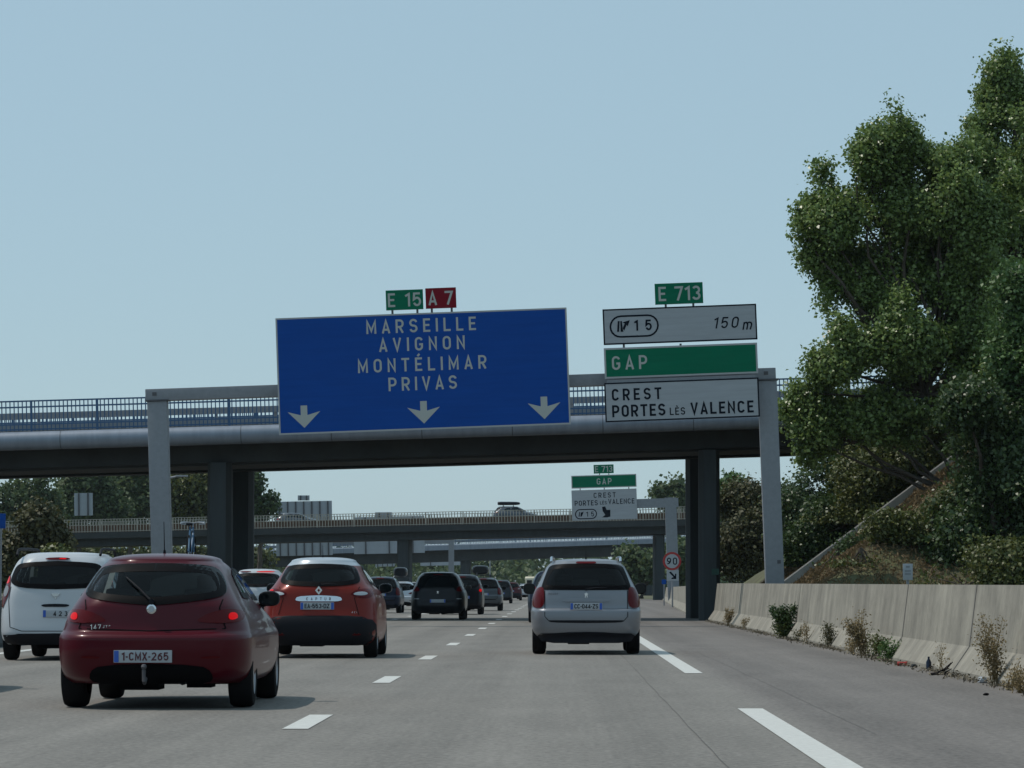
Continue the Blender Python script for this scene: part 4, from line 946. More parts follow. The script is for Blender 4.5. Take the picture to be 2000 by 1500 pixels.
def shrink(poly, d):
    cx = sum(p[0] for p in poly)/len(poly); cz = (min(p[1] for p in poly)+max(p[1] for p in poly))/2
    hx = max(abs(p[0]-cx) for p in poly); hz = max(abs(p[1]-cz) for p in poly)
    return [(cx+(x-cx)*(1-d/hx), cz+(z-cz)*(1-d/hz)) for x, z in poly]
def split_faces(body, test, name, m, parent):
    bm = bmesh.new(); bm.from_mesh(body.data); bm.normal_update(); up = [f for f in bm.faces if test(f.calc_center_median(), f.normal)]
    if not up: bm.free(); return None
    idx = {f.index for f in up}; bm2 = bm.copy(); bmesh.ops.delete(bm, geom=up, context='FACES'); bm.to_mesh(body.data); bm.free()
    bmesh.ops.delete(bm2, geom=[f for f in bm2.faces if f.index not in idx], context='FACES'); me = bpy.data.meshes.new(name)
    for f in bm2.faces: f.material_index = 0
    bm2.to_mesh(me); bm2.free(); me.materials.append(m); o = bpy.data.objects.new(name, me); col.objects.link(o); o.parent = parent; return o
def border(S, mode, poly, wd, m, parent, sg=1, off=.009):
    fn = (lambda a, z: S.rear(a, z)) if mode == 'rear' else (lambda a, z: S.side(sg, a, z)); P = chaikin(poly, 2 if mode == 'rear' else 1); V = []; k = 4
    for j in range(k):
        for (a, z) in shrink(P, wd*j/(k-1)): V.append(fn(a, z) + (Vector((0, -off, off*.4)) if mode == 'rear' else Vector((sg*off, 0, 0))))
    n = len(P); F = [(j*n+i, j*n+(i+1) % n, (j+1)*n+(i+1) % n, (j+1)*n+i) for j in range(k-1) for i in range(n)]
    mb = MB(); mb.add(V, F); return mb.build('window_border', m, parent, smooth=True)
def make_car(sp, label, loc, rotz=0, cat='car', group=None):
    rt = empty(sp.get('name', 'car'), loc, (0, 0, rotz), label, cat, group)
    S = Surf(sp['rows'], sp.get('bow', .10), sp.get('rx', .30), sp.get('ry', .34), sp.get('bulge', .035), sp.get('dome', .07))
    V, F = S.mesh(); mb = MB(); mb.add(V, F); body = mb.build('body', [sp['paint'], M['under']], rt, smooth=True)
    r = sp['wr']; wy = sp['wy']; hw = sp['hw']
    arches(body, [(sg, y, r) for sg in (1, -1) for y in wy], r*1.13, hw-.05)
    body.data.materials[0] = sp['paint']
    zs_ = [r[0] for r in sp['rows']]; gz0, gz1 = sp['mz']-.04, zs_[-2]+.02; hollow = sp.get('hollow')
    gl = M['glass_clear'] if hollow else M['glass']; top_ = zs_[-1]
    split_faces(body, lambda c, n: n.y > .22 and gz0 < c.z < gz1 and c.y > 1.9 and abs(c.x) < S.w(c.z)*.93, 'windscreen', gl, rt)
    if hollow:                                 # real openings behind the panes, and seats inside
        rp_ = shrink(chaikin(sym(sp['rwin']), 2), .035); sw_ = [shrink(chaikin(q, 1), .03) for q in sp['swin']]
        bm = bmesh.new(); bm.from_mesh(body.data); bm.normal_update(); kill = []
        for f in bm.faces:
            c = f.calc_center_median()
            if f.normal.y < -.15 and c.y < 1.1 and inside((c.x, c.z), rp_): kill.append(f)
            elif abs(f.normal.x) > .6 and any(inside((c.y, c.z), q) for q in sw_): kill.append(f)
        bmesh.ops.delete(bm, geom=kill, context='FACES'); bm.to_mesh(body.data); bm.free()
        border(S, 'rear', sym(sp['rwin']), .075, M['frit'], rt)
        for sg in (1, -1):
            for q in sp['swin']: border(S, 'side', q, .06, M['frit'], rt, sg)
        mb = MB()
        mb.box(-.60, .60, .72, .92, .45, sp['mz']-.07); mb.build('rear_seat', M['fabric'], rt, bevel=.04)
        for x in (-.36, .36):
            mb = MB(); mb.box(x-.14, x+.14, .78, .88, sp['mz']-.06, sp['mz']+.10); mb.build('headrest', M['fabric'], rt, bevel=.035)
            mb = MB(); mb.box(x-.25, x+.25, 1.85, 2.0, .45, sp['mz']+.04); o = mb.build('front_seat', M['fabric'], rt, bevel=.05)
            mb = MB(); mb.box(x-.14, x+.14, 1.86, 1.97, sp['mz']+.07, sp['mz']+.23); mb.build('headrest', M['fabric'], o, bevel=.04)
        mb = MB(); mb.box(-.66, .66, sp['my']+.25, sp['my']+.5, .6, sp['mz']-.06); mb.build('dashboard', M['fabric'], rt, bevel=.04)
    if sp.get('roof_z'):                       # two-tone: roof skin becomes a part of its own
        bm = bmesh.new(); bm.from_mesh(body.data); up = [f for f in bm.faces if f.calc_center_median().z > sp['roof_z']]
        bm2 = bm.copy(); bmesh.ops.delete(bm, geom=up, context='FACES'); bm.to_mesh(body.data); bm.free()
        dn = [f for f in bm2.faces if f.calc_center_median().z <= sp['roof_z']]; bmesh.ops.delete(bm2, geom=dn, context='FACES')
        me = bpy.data.meshes.new('roof'); bm2.to_mesh(me); bm2.free(); me.materials.append(sp['roof_paint']); ro = bpy.data.objects.new('roof', me); col.objects.link(ro); ro.parent = rt
    for sg in (1, -1):
        for y in wy: wheel(rt, sg*(hw-.115), y, r, sp.get('ww', .205), sg)
    # underside: sump, exhaust box and axle so that the lower edge is uneven
    mb = MB(); ub = sp.get('ub', .19); mb.box(-hw+.28, hw-.28, .35, wy[1]+.5, ub+.03, ub+.22); mb.box(-.30, .05, .25, .75, ub-.02, ub+.1); mb.box(-hw+.2, hw-.2, wy[0]-.05, wy[0]+.05, ub+.02, ub+.10)
    mb.tube([(.28, .14, ub+.06), (.28, .9, ub+.08)], .035, 8); mb.box(.3, .52, .3, .7, ub+.0, ub+.1); mb.build('underbody', M['under'], rt)
    if sp.get('rwin'): patch(S, 'rear', sym(sp['rwin']), sp.get('glass', M['glass']), 'rear_window', rt, rows=16, cols=24)
    for sg in (1, -1):
        for q in sp.get('swin', []): patch(S, 'side', q, sp.get('glass', M['glass']), 'side_window', rt, sg=sg, rnd=1, rows=10, cols=20)
        for q in sp.get('lamps', []):
            nm = q[2] if len(q) > 2 else 'tail_light'
            pl = [(x*sg, z) for x, z in q[0]]
            o = patch(S, 'rear', pl, q[1], nm, rt, off=.010, rows=10, cols=14)
            for q2 in (q[3] if len(q) > 3 else []):
                if q2[2] in (0, sg): patch(S, 'rear', [(x*sg, z) for x, z in q2[0]], q2[1], 'lens', o, off=.014, rows=6, cols=8)
        mx = S.w(sp['mz'])+.03; mirror(rt, sg, sg*mx, sp['my'], sp['mz'], sp.get('mirror_mat', sp['paint']), *sp.get('msize', (.19, .15)))
    for q in sp.get('strips', []): patch(S, 'rear', sym(q[0]), q[1], q[2], rt, off=q[3] if len(q) > 3 else .007, rows=8, cols=26, rnd=q[4] if len(q) > 4 else 1)
    for q in sp.get('seams', []): seam(S, q, M['gap'], 'panel_gap', rt)
    if sp.get('brake'): patch(S, 'rear', sym(sp['brake'][0]), sp['brake'][1], 'brake_light', rt, off=.016, rows=4, cols=10, rnd=1)
    if sp.get('plate'): number_plate(S, rt, *sp['plate'][0], **sp['plate'][1])
    if sp.get('wiper'):
        a, b = sp['wiper']; A = S.rear(*a)+Vector((0, -.03, .005)); B = S.rear(*b)+Vector((0, -.03, .01))
        mb = MB(); mb.tube([A, A.lerp(B, .5)+Vector((0, -.012, .01)), B], .011, 6, r1=.007); mb.tube([A+Vector((0, .02, 0)), A+Vector((0, -.015, 0))], .025, 10); mb.build('wiper', M['plastic'], rt, smooth=True)
    zt = S.z1 + S.dome
    if sp.get('ant'):
        ay, ah, th = sp['ant']; mb = MB(); mb.tube([(0, ay, zt-.03), (0, ay-.02, zt+.03)], .022, 8, r1=.010); mb.tube([(0, ay-.02, zt+.03), (0, ay-.02-ah*.25, zt+.03+ah)], .0055, 6, r1=.003); mb.build('antenna', M['plastic'], rt, smooth=True)
    if sp.get('rails'):
        xr_, y0, y1, hh, m_ = sp['rails']
        for sg in (1, -1):
            zz = S.z1 + S.dome*.35; P = [(sg*xr_, y0-.03, zz-.02), (sg*xr_, y0+.10, zz+hh*.8), (sg*xr_, y0+.3, zz+hh), (sg*xr_*.97, (y0+y1)/2, zz+hh*1.1), (sg*xr_*.94, y1-.2, zz+hh), (sg*xr_*.93, y1, zz-.02)]
            mb = MB(); mb.tube(P, .021, 8); mb.build('roof_rail', m_, rt, smooth=True)
    rt_S[rt.name] = S
    return rt, S
rt_S = {}
# --- shapes
HATCH = dict(name='hatchback_car', hollow=True, glass=M['glass_clear'], paint=M['p_red'], wr=.31, wy=(.80, 3.35), hw=.872, bow=.10, rx=.30, ry=.40, bulge=.03, dome=.075, ub=.19, ww=.225,
    rows=[(.23, .16, .76, 3.95), (.29, .08, .815, 4.08), (.40, .03, .845, 4.17), (.55, .0, .855, 4.20), (.635, .0, .853, 4.18), (.665, .025, .846, 4.16), (.70, .085, .832, 4.08), (.78, .105, .81, 3.85), (.86, .115, .775, 3.50), (.92, .125, .745, 3.22),
          (.98, .15, .712, 3.02), (1.06, .21, .672, 2.86), (1.16, .29, .622, 2.66), (1.26, .38, .572, 2.45), (1.33, .46, .532, 2.30), (1.375, .53, .485, 2.18)],
    rwin=[(0, .925), (.30, .955), (.57, 1.005), (.625, 1.05), (.600, 1.16), (.545, 1.27), (.48, 1.325), (.25, 1.346), (0, 1.350)],
    swin=[[(.98, 1.0), (.98, 1.02), (1.10, 1.24), (1.30, 1.29), (1.62, 1.31), (1.60, .985)], [(1.68, .985), (1.70, 1.315), (2.05, 1.31), (2.30, 1.22), (2.62, 1.0), (2.55, .965)]],
    lamps=[([(.42, .775), (.40, .80), (.52, .865), (.66, .895), (.775, .885), (.80, .83), (.78, .775), (.62, .765)], M['lamp_red'], 'tail_light', [([(.67, .79), (.67, .86), (.735, .86), (.75, .80)], M['lamp_lit'], 0)]),
           ([(.45, .455), (.62, .46), (.62, .48), (.45, .475)], M['lamp_red'], 'reflector')],
    strips=[([(0, .225), (.56, .225), (.54, .36), (.42, .40), (0, .41)], M['under'], 'valance', .006)], brake=None, plate=((-.06, .475, '1-CMX-265'), dict(rb=False, belg=True)), wiper=((.0, .965), (-.25, 1.20)), ant=(1.15, .26, .01),
    seams=[[(-.66, .72), (-.60, .90), (-.62, .98)], [(.66, .72), (.60, .90), (.62, .98)], [(-.66, .72), (0, .70), (.66, .72)]], mz=.98, my=2.50, mirror_mat=M['plastic'], msize=(.19, .145))
_c = lambda z: z if z < .9 else .9 + (z-.9)*.90
HATCH['rows'] = [(_c(r[0]), r[1], r[2]*1.022, r[3]) for r in HATCH['rows']]; HATCH['rwin'] = [(x*1.03, _c(z)) for x, z in HATCH['rwin']]
HATCH['swin'] = [[(y, _c(z)) for y, z in q] for q in HATCH['swin']]; HATCH['wiper'] = tuple((x, _c(z)) for x, z in HATCH['wiper'])
CROSS = dict(name='crossover_car', hollow=True, glass=M['glass_tint'], paint=M['p_orange'], wr=.33, wy=(.78, 3.39), hw=.885, bow=.11, rx=.32, ry=.42, bulge=.02, dome=.07, ub=.20, ww=.215, roof_z=1.42, roof_paint=M['p_sky'],
    rows=[(.20, .16, .78, 3.95), (.28, .07, .85, 4.05), (.42, .0, .88, 4.12), (.56, .0, .885, 4.12), (.66, .04, .886, 4.11), (.80, .08, .880, 4.05), (.92, .10, .862, 3.75), (1.00, .115, .835, 3.45), (1.06, .135, .792, 3.20),
          (1.12, .17, .742, 3.05), (1.21, .24, .685, 2.90), (1.33, .34, .612, 2.68), (1.43, .43, .550, 2.48), (1.495, .50, .490, 2.33)],
    rwin=[(0, 1.10), (.35, 1.11), (.58, 1.145), (.625, 1.19), (.585, 1.30), (.545, 1.39), (.47, 1.435), (.2, 1.452), (0, 1.456)],
    swin=[[(1.02, 1.14), (1.15, 1.36), (1.40, 1.43), (1.62, 1.44), (1.60, 1.11)], [(1.68, 1.10), (1.70, 1.44), (2.15, 1.42), (2.40, 1.33), (2.75, 1.12)]],
    lamps=[([(.50, .965), (.49, 1.0), (.58, 1.055), (.72, 1.075), (.80, 1.04), (.83, .985), (.78, .925), (.62, .925)], M['lamp_red'], 'tail_light', [([(.515, .985), (.58, 1.018), (.70, 1.02), (.75, .99), (.70, .965), (.58, .965)], M['lamp_clear'], 0), ([(.70, 1.03), (.71, 1.055), (.77, 1.05), (.775, 1.03)], M['lamp_lit'], -1)]),
           ([(.52, .355), (.65, .36), (.65, .38), (.52, .375)], M['lamp_red'], 'reflector')],
    strips=[([(0, .20), (.80, .20), (.86, .30), (.882, .50), (.83, .60), (.60, .655), (0, .655)], M['plastic'], 'bumper', .008), ([(0, .875), (.33, .872), (.365, .90), (.32, .955), (0, .965)], M['chrome'], 'trim_strip', .022)],
    plate=((-.02, .805, 'EA-553-DZ'), dict()), ant=(1.05, .15, .01), wiper=((.02, 1.125), (.26, 1.135)), seams=[[(-.62, .67), (-.55, .92), (-.62, 1.1)], [(.62, .67), (.55, .92), (.62, 1.1)]], mz=1.08, my=2.62, mirror_mat=M['p_black'])
ESTATE = dict(name='estate_car', hollow=True, glass=M['glass_tint'], paint=M['p_silver'], wr=.315, wy=(.92, 3.60), hw=.885, bow=.09, rx=.24, ry=.34, bulge=.02, dome=.06, ub=.19, ww=.22,
    rows=[(.30, .10, .80, 4.20), (.36, .05, .85, 4.28), (.46, .015, .88, 4.36), (.60, .0, .89, 4.38), (.705, .004, .888, 4.36), (.735, .022, .884, 4.32), (.752, .078, .880, 4.28), (.80, .086, .877, 4.10), (.90, .092, .868, 3.70), (1.0, .10, .842, 3.42),
          (1.08, .115, .805, 3.25), (1.20, .17, .742, 3.05), (1.32, .24, .685, 2.86), (1.42, .30, .632, 2.70), (1.48, .35, .575, 2.58), (1.505, .39, .53, 2.52)],
    rwin=[(0, 1.045), (.68, 1.045), (.735, 1.06), (.70, 1.18), (.625, 1.38), (.585, 1.45), (.4, 1.472), (0, 1.478)],
    swin=[[(.75, 1.08), (.85, 1.36), (.95, 1.41), (1.30, 1.42), (1.28, 1.06)], [(1.34, 1.06), (1.36, 1.42), (1.95, 1.42), (1.95, 1.05)], [(2.02, 1.05), (2.02, 1.42), (2.35, 1.40), (2.60, 1.30), (3.0, 1.06)]],
    lamps=[([(.675, .755), (.675, 1.035), (.70, 1.10), (.775, 1.09), (.83, 1.02), (.868, .90), (.872, .755)], M['lamp_red'], 'tail_light')],
    strips=[([(0, .19), (.70, .19), (.78, .30), (.80, .355), (0, .375)], M['plastic'], 'valance', .01), ([(0, .855), (.36, .855), (.395, .875), (.39, .90), (.36, .91), (0, .915)], M['p_silver'], 'trim_strip', .030), ([(0, .515), (.55, .52), (.61, .545), (.60, .565), (.52, .542), (0, .538)], M['plastic'], 'bumper_gap', .004)],
    brake=([(0, 1.472), (.155, 1.470), (.17, 1.485), (.15, 1.505), (0, 1.508)], M['lamp_red']),
    plate=((0, .785, 'CC-044-ZS'), dict()), ant=(.72, .10, .01), wiper=((.0, 1.06), (.33, 1.075)), rails=(.565, .62, 2.3, .055, M['chrome']),
    seams=[[(-.672, 1.04), (-.672, .62), (-.60, .54), (0, .53), (.60, .54), (.672, .62), (.672, 1.04)]], mz=1.07, my=2.85, mirror_mat=M['plastic'], msize=(.19, .19))
MPV = dict(name='people_carrier', hollow=True, glass=M['glass_tint'], paint=M['p_white'], wr=.315, wy=(.72, 3.52), hw=.86, bow=.09, rx=.26, ry=.36, bulge=.015, dome=.05, ub=.20, ww=.205,
    rows=[(.24, .12, .78, 4.30), (.31, .05, .84, 4.38), (.42, .0, .86, 4.44), (.60, .02, .866, 4.46), (.80, .05, .862, 4.40), (.95, .07, .85, 4.0), (1.05, .085, .825, 3.66), (1.15, .11, .79, 3.45), (1.28, .16, .745, 3.22), (1.40, .22, .70, 3.02), (1.48, .27, .66, 2.88), (1.545, .33, .60, 2.75), (1.575, .38, .555, 2.68)],
    rwin=[(0, 1.06), (.50, 1.075), (.665, 1.13), (.71, 1.20), (.675, 1.33), (.63, 1.42), (.52, 1.46), (0, 1.485)],
    swin=[[(.75, 1.12), (.85, 1.42), (1.0, 1.48), (1.50, 1.49), (1.48, 1.10)], [(1.55, 1.10), (1.57, 1.49), (2.1, 1.49), (2.1, 1.09)], [(2.18, 1.09), (2.18, 1.49), (2.5, 1.45), (2.75, 1.35), (3.15, 1.10)]],
    lamps=[([(.70, 1.10), (.69, 1.16), (.725, 1.28), (.765, 1.285), (.81, 1.17), (.835, 1.02), (.845, .86), (.82, .76), (.775, .86), (.71, .98)], M['lamp_red'], 'tail_light', [([(.71, 1.15), (.73, 1.26), (.76, 1.26), (.795, 1.14)], M['lamp_lit'], 0), ([(.715, 1.02), (.715, 1.11), (.79, 1.11), (.815, 1.0), (.77, .93)], M['galv'], 0)])],
    strips=[([(0, .24), (.78, .24), (.845, .31), (.858, .40), (0, .41)], M['plastic'], 'bumper', .008), ([(0, .80), (.20, .80), (.21, .84), (0, .845)], M['plastic'], 'handle', .012)],
    brake=([(0, 1.497), (.17, 1.494), (.19, 1.508), (.17, 1.525), (0, 1.53)], M['lamp_red']), plate=((.08, .70, '423'), dict()), rails=(.625, .40, 2.5, .075, M['plastic']), ant=None, wiper=None,
    seams=[[(-.69, 1.1), (-.715, .9), (-.68, .50), (-.5, .44), (.5, .44), (.68, .50), (.715, .9), (.69, 1.1)]], mz=1.15, my=3.05, mirror_mat=M['plastic'])
SUV = dict(name='family_car', paint=M['p_black'], wr=.335, wy=(.82, 3.43), hw=.915, bow=.13, rx=.34, ry=.45, bulge=.02, dome=.075, ub=.21, ww=.22,
    rows=[(.22, .16, .80, 4.1), (.32, .06, .88, 4.22), (.48, .0, .915, 4.34), (.66, .02, .922, 4.35), (.80, .06, .918, 4.28), (.92, .09, .90, 3.92), (1.0, .115, .875, 3.60), (1.08, .15, .842, 3.38), (1.18, .22, .798, 3.18), (1.30, .31, .75, 2.98), (1.42, .40, .70, 2.78), (1.50, .47, .65, 2.62), (1.555, .54, .585, 2.48)],
    rwin=[(0, 1.03), (.40, 1.05), (.62, 1.10), (.70, 1.16), (.675, 1.28), (.63, 1.40), (.56, 1.47), (.2, 1.495), (0, 1.50)],
    swin=[[(1.05, 1.12), (1.2, 1.40), (1.40, 1.48), (1.70, 1.49), (1.68, 1.10)], [(1.76, 1.09), (1.78, 1.49), (2.25, 1.46), (2.5, 1.36), (2.9, 1.12)]],
    lamps=[([(.60, .97), (.68, 1.12), (.78, 1.15), (.83, 1.08), (.86, 1.0), (.80, .95)], M['lamp_red'], 'tail_light'), ([(.62, .70), (.80, .70), (.80, .72), (.62, .72)], M['lamp_clear'], 'reflector')],
    brake=([(0, 1.508), (.16, 1.505), (.17, 1.518), (.15, 1.53), (0, 1.533)], M['lamp_red']), plate=((.0, .64, ''), dict()), ant=(1.1, .12, .01), wiper=None, rails=None, mz=1.1, my=2.7)

red, S = make_car(HATCH, 'dark red three door hatchback nearest to the camera in the middle lane', (-3.635, 31.25, 0))
def badge_disc(rt, S, x, z, r, m, m2=None, off=.012):
    p = S.rear(x, z); mb = MB(); mb.lathe([(-off, 0), (-off, r*.8), (-off*.8, r), (.01, r)], 22, 'y', (p.x, p.y, z)); o = mb.build('emblem', m, rt, smooth=True)
    if m2: mb = MB(); mb.lathe([(-off-.002, 0), (-off-.002, r*.66)], 20, 'y', (p.x, p.y, z)); mb.build('emblem_centre', m2, o)
    return o
badge_disc(red, S, 0, .895, .043, M['chrome'], M['lamp_clear'])
y_ = S.rear(.5, .725).y-.006; o = put_text(red, '147', -.50, .735, y_, .045, .095, M['chrome'], 'badge'); put_text(red, 'JTD', -.40, .738, y_-.005, .026, .07, M['chrome'], 'badge')
mb = MB(); mb.tube([(-.04, .03, .28), (-.04, -.04, .24), (-.04, -.09, .26), (-.04, -.09, .36)], .018, 8); mb.lathe([(-.025, 0), (-.02, .018), (0, .027), (.02, .018), (.025, 0)], 12, 'z', (-.04, -.09, .385)); mb.build('tow_bar', M['galv_dark'], red, smooth=True)

ora, S = make_car(CROSS, 'orange crossover with pale silver roof ahead of the red hatchback', (-3.69, 54.0, 0))
def diamond(rt, S, x, z, w_, h_, m):
    p = S.rear(x, z); y = p.y-.015; mb = MB(); A = [(0, h_), (w_, 0), (0, -h_), (-w_, 0)]
    for i in range(4):
        a, b = A[i], A[(i+1) % 4]; mb.prism([(p.x+a[0], z+a[1]), (p.x+b[0], z+b[1]), (p.x+b[0]*.40, z+b[1]*.40), (p.x+a[0]*.40, z+a[1]*.40)], 'y', y-.006, y+.02)
    return mb.build('emblem', m, rt)
diamond(ora, S, 0, 1.045, .055, .068, M['chrome'])
put_text(ora, 'CAPTUR', 0, .915, S.rear(0, .915).y-.030, .045, .38, M['galv_dark'], 'badge')
put_text(ora, 'dCi', .55, .71, S.rear(.55, .71).y-.012, .03, .08, M['chrome'], 'badge')

sil, S = make_car(ESTATE, 'silver estate car with chrome roof rails alone in the right lane', (.455, 56.9, 0))
def creature(rt, S, x, z, h, m):
    p = S.rear(x, z); y = p.y-.010; P = [(-.3, -.5), (-.1, -.5), (-.05, -.1), (.08, -.1), (.12, -.5), (.3, -.5), (.25, -.05), (.3, .2), (.45, .15), (.45, .25), (.2, .35), (.15, .5), (-.1, .5), (-.2, .3), (-.4, .35), (-.42, .2), (-.22, .12)]
    mb = MB(); mb.prism([(p.x+a*h, z+b*h) for a, b in P], 'y', y-.004, y+.01); return mb.build('emblem', m, rt)
creature(sil, S, 0, .965, .08, M['chrome'])
put_text(sil, 'PEUGEOT', -.50, .985, S.rear(-.5, .985).y-.006, .032, .22, M['galv_dark'], 'badge')
whi, S = make_car(MPV, 'white people carrier with dark roof rails in the left lane behind the red hatchback', (-7.49, 52.2, 0))
p = S.rear(.0, .95); mb = MB(); mb.prism([(-.07, 1.0), (.07, 1.0), (.03, .955), (-.03, .955)], 'y', p.y-.014, p.y+.01); mb.prism([(-.02, .95), (.02, .95), (.0, .91)], 'y', p.y-.014, p.y+.01); mb.build('emblem', M['chrome'], whi)
patch(S, 'rear', [(.02, 1.500), (.12, 1.498), (.13, 1.508), (.12, 1.518), (.02, 1.52)], M['lamp_lit'], 'lens', [c for c in whi.children if c.name.startswith('brake_light')][0], off=.02, rows=4, cols=8, rnd=1)
blk, S = make_car(SUV, 'black family car in the middle lane right of the orange crossover', (-4.07, 118.6, 0))
creature(blk, S, 0, .93, .09, M['chrome'])
# two glowing spots of the lit brake lamp band on the white crossover etc. come with the copies below
SKIP = ('lettering', 'emblem', 'badge', 'emblem_centre', 'tow_bar')
def base(n): return n.split('.')[0]
def copy_car(src, label, loc, rotz=0, swap=None, skip=SKIP, group=None, name=None, cat='car'):
    """a copy of a car with copies of its parts; swap: {part name: material}"""
    def rec(o, par):
        if base(o.name) in skip: return None
        c = o.copy(); col.objects.link(c)
        if par is not None: c.parent = par
        if swap and base(o.name) in swap and c.type == 'MESH':
            c.material_slots[0].link = 'OBJECT'; c.material_slots[0].material = swap[base(o.name)]
        for ch in list(o.children): rec(ch, c)
        return c
    r = rec(src, None); r.location = loc; r.rotation_euler = (0, 0, rotz)
    if name: r.name = name
    for k in ('label', 'category', 'group'):
        if k in r: del r[k]
    return tag(r, label, cat, group)
def colour(m, **kw): d = {'body': m, 'roof': m, 'side_mirror': M['plastic']}; d.update(kw); return d
LIT = M['lamp_lit']
fw = copy_car(ora, 'white car with a lit high brake light between the red and orange cars', (-7.60, 88, 0), 0, colour(M['p_white'], trim_strip=M['p_white'], bumper=M['plastic']))
mb = MB(); SC = rt_S[ora.name]; 
for (a, b_, m_) in ((-.42, -.14, M['lamp_red']), (.0, .42, LIT)):
    patch(SC, 'rear', [(a, 1.455), (b_, 1.455), (b_, 1.485), (a, 1.485)], m_, 'brake_light', fw, off=.03, rows=3, cols=8, rnd=1)
copy_car(red, 'dark blue car hidden behind the red hatchback carrying a bicycle on its roof', (-7.55, 71.2, 0), 0, colour(M['p_navy']), name='hatchback_car')
copy_car(sil, 'dark car in the left lane just right of the orange crossover', (-7.62, 150, 0), 0, colour(M['p_navy'], trim_strip=M['p_navy'], roof_rail=M['galv']))
g_ = copy_car(red, 'pale silver car under the big dark roof box in the left lane', (-7.75, 172, 0), 0, colour(M['p_sky']))
ci = copy_car(whi, 'black car directly ahead of the black family car with one lit tail lamp', (-3.92, 142, 0), 0, colour(M['p_black'], roof_rail=M['plastic'], lens=M['lamp_red']))
mb = MB(); mb.lathe([(-.02, 0), (-.02, .035), (0, .06), (.02, .06)], 12, 'y', (.78, .10, .98)); mb.build('tail_light', LIT, ci)
gj = copy_car(sil, 'grey car with a black roof box in the middle lane', (-3.52, 164.5, 0), 0, colour(M['p_grey'], trim_strip=M['p_grey'], roof_rail=M['galv']))
copy_car(whi, 'tall dark van like car ahead of the grey car with roof box', (-4.05, 243, 0), 0, colour(M['p_dark'], lens=M['lamp_red']))
copy_car(ora, 'dark red car deep in the middle lane queue', (-4.0, 300, 0), 0, colour(M['p_maroon'], trim_strip=M['p_maroon']))
copy_car(red, 'silver car deep in the middle lane beside the dark red one', (-3.1, 335, 0), 0, colour(M['p_sky']))
cm = copy_car(blk, 'dark car peeping out left of the silver estate with a lit brake lamp', (-.02, 109, 0), 0, colour(M['p_navy'], tail_light=LIT))
copy_car(blk, 'dark car far ahead in the left lane before the second bridge', (-7.6, 215, 0), 0, colour(M['p_dark']))
copy_car(blk, 'black car furthest ahead in the right lane', (-.3, 330, 0), 0, colour(M['p_black']))
copy_car(sil, 'grey car furthest ahead in the middle lane', (-3.7, 400, 0), 0, colour(M['p_grey'], trim_strip=M['p_grey']))
copy_car(whi, 'white car coming the other way beyond the black family car', (-13.6, 332, 0), math.pi, colour(M['p_white']))
copy_car(ora, 'dark car just outside the left edge casting its shadow on the road', (-7.2, 35.2, 0), 0, colour(M['p_dark'], trim_strip=M['p_dark']), )
# cars crossing the second bridge
dz = at(1000, 1022, 310).z
def on_bridge(px, y): return at(px, 1022, y).x, (dz + (at(px, 1022, 310).x - p1.x)*.0215 + .03)
for (src, pxr, lab, sw) in ((red, 538, 'grey hatchback crossing the second bridge on the left', colour(M['p_grey'])), (ora, 962, 'car with a loaded roof rack crossing the second bridge', colour(M['p_grey'], trim_strip=M['p_grey']))):
    x_, z_ = on_bridge(pxr, 313); c = copy_car(src, lab, (x_, 313, z_), -math.pi/2, sw)
# cream van far away
def van(px, y, label, m):
    x_ = at(px, 1148, y).x; rt = empty('delivery_van', (x_, y, 0), label=label, cat='van')
    poly = [(0, .35), (0, 2.3), (.25, 2.5), (3.6, 2.5), (4.6, 1.5), (5.4, 1.25), (5.5, .35)]
    mb = MB(); mb.prism([(a, b) for a, b in poly], 'x', -.98, .98); mb.build('body', m, rt, bevel=.08)
    for sg in (-1, 1):
        mb = MB(); mb.box(sg*.45-.32, sg*.45+.32, -.02, -.004, 1.35, 2.05); mb.build('rear_window', M['glass'], rt)
        mb = MB(); mb.box(sg*.88-.07, sg*.88+.07, -.02, -.004, .8, 1.3); mb.build('tail_light', M['lamp_red'], rt)
        for yy in (.9, 4.5): wheel(rt, sg*.86, yy, .34, .22, sg)
    return rt
van(1041, 445, 'cream van at the far end of the queue left of the silver estate', mat('cream', (.6, .55, .42), .4))
# roof boxes and bicycle
def roof_box(loc, w_, h_, L_, label, rotz=0, m=None):
    rt = empty('roof_box', loc, (0, 0, rotz), label, 'roof box'); V = []; F = []; n = 20; st = [0, .04, .15, .5, .8, .95, 1]; sc = [.75, .92, 1, 1, .92, .72, .4]
    for t, k in zip(st, sc):
        for j in range(n):
            a = 2*math.pi*j/n; c, s_ = math.cos(a), math.sin(a)
            V.append((w_/2*k*math.copysign(abs(c)**.6, c), L_*t, h_/2 + h_/2*k*math.copysign(abs(s_)**.6, s_)))
    for i in range(len(st)-1):
        for j in range(n): F.append((i*n+j, i*n+(j+1) % n, (i+1)*n+(j+1) % n, (i+1)*n+j))
    F += [tuple(range(n)), tuple(range((len(st)-1)*n, len(st)*n))]; mb = MB(); mb.add(V, F); mb.build('shell', m or M['p_black'], rt, smooth=True)
    for yy in (.25*L_, .7*L_):
        mb = MB(); mb.box(-.5, .5, yy-.03, yy+.03, -.06, -.01)
        for sg in (-1, 1): mb.box(sg*.47-.04, sg*.47+.04, yy-.04, yy+.04, -.20, -.061)
        mb.build('roof_bar', M['galv_dark'], rt)
    return rt
roof_box((-7.80, 173.2, 1.62), .68, .48, 1.9, 'tall dark roof box on the pale silver car in the left lane')
roof_box((-3.68, 165.6, 1.72), .80, .42, 1.9, 'rounded black roof box on the grey car in the middle lane')
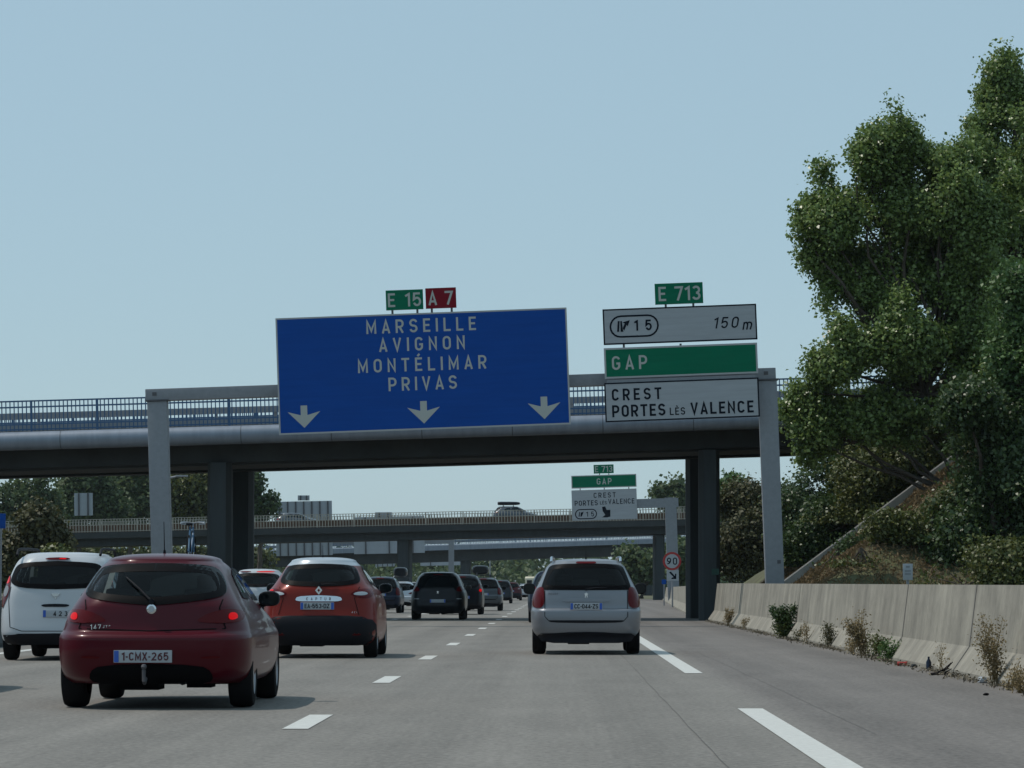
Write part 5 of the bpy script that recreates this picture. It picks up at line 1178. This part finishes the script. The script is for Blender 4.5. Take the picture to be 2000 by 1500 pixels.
x_, z_ = on_bridge(972, 313); roof_box((x_, 313, z_+1.66), .95, .32, 2.0, 'dark roof load on the car crossing the bridge', -math.pi/2)
def bicycle(loc, label):
    rt = empty('bicycle', loc, label=label, cat='bicycle')
    bl = mat('bike_blue', (.03, .10, .19), .4)
    for y in (0, 1.02):
        mb = MB(); n = 28; R0 = .33; P = [(0, y+R0*math.cos(2*math.pi*k/n), R0+R0*math.sin(2*math.pi*k/n)) for k in range(n+1)]; mb.tube(P, .018, 6, cap=False); o = mb.build('wheel', M['tyre'], rt, smooth=True)
        mb = MB()
        for k in range(10):
            a = 2*math.pi*k/10; mb.tube([(0, y, R0), (0, y+R0*.97*math.cos(a), R0+R0*.97*math.sin(a))], .002, 4)
        mb.build('spoke', M['chrome'], o)
    mb = MB()
    for a, b in (((0, 0, .33), (0, .42, .30)), ((0, 0, .33), (0, .28, .78)), ((0, .42, .30), (0, .25, .85)), ((0, .28, .76), (0, .88, .80)), ((0, .42, .30), (0, .90, .72)), ((0, .87, .85), (0, 1.02, .33))): mb.tube([a, b], .021, 8)
    mb.build('frame', bl, rt, smooth=True)
    mb = MB(); mb.tube([(-.22, .80, .93), (-.10, .86, .95), (0, .87, .93), (.10, .86, .95), (.22, .80, .93)], .014, 8); mb.tube([(0, .87, .84), (0, .87, .93)], .016, 8); mb.build('handlebar', M['galv'], rt, smooth=True)
    mb = MB(); mb.prism([(-.07, .12), (.07, .12), (.03, .36), (-.03, .36)], 'z', .87, .92); mb.build('saddle', M['plastic'], rt, bevel=.012)
    for sg in (-1, 1):
        mb = MB(); mb.tube([(sg*.22, .80, .93), (sg*.25, .77, .93)], .02, 8); mb.box(sg*.19-.05, sg*.19+.05, .84, .86, .90, .97); mb.build('grip', M['plate'], rt)
    return rt
bicycle((-7.62, 72.3, 1.50), 'upright bicycle on the roof of the hidden car behind the red hatchback')

# ------------------------------------------------------------------ summer haze
mb = MB(); mb.box(-7000, 7000, -500, 9500, -1.2, 60); hzo = mb.build('haze', [], None); tag(hzo, 'thin pale summer haze over the motorway', 'haze', kind='stuff')
hm = bpy.data.materials.new('haze_air'); hm.use_nodes = True; hn = hm.node_tree; hn.nodes.clear(); ho = hn.nodes.new('ShaderNodeOutputMaterial'); hv = hn.nodes.new('ShaderNodeVolumePrincipled')
hv.inputs['Color'].default_value = (.80, .90, 1, 1); hv.inputs['Density'].default_value = .00006; hv.inputs['Anisotropy'].default_value = .2
hn.links.new(hv.outputs[0], ho.inputs['Volume']); hzo.data.materials.append(hm)

# repeats share a group
GROUPS = {'car': 'cars in the motorway traffic', 'weed': 'weeds along the foot of the right barrier', 'gantry': 'sign gantries over the road', 'bridge': 'road bridges crossing the motorway', 'roof box': 'boxes carried on car roofs', 'barrier': 'concrete barriers beside the lanes'}
NAMES = {'embankment_shrub': 'shrubs on the right embankment', 'roadside_bush': 'bushes beside the motorway', 'roadside_tree': 'trees beyond the left carriageway', 'far_tree': 'far trees on the right', 'poplar_tree': 'big trees at the right edge', 'traffic_sign': 'signs of the other carriageway seen from behind', 'direction_sign': 'overhead direction signs', 'route_sign': 'route number plates', 'lamp_post': 'lamp posts'}
for o in scene.objects:
    if o.parent is None and 'category' in o and 'group' not in o:
        g = NAMES.get(base(o.name)) or GROUPS.get(o['category'])
        if g: o['group'] = g
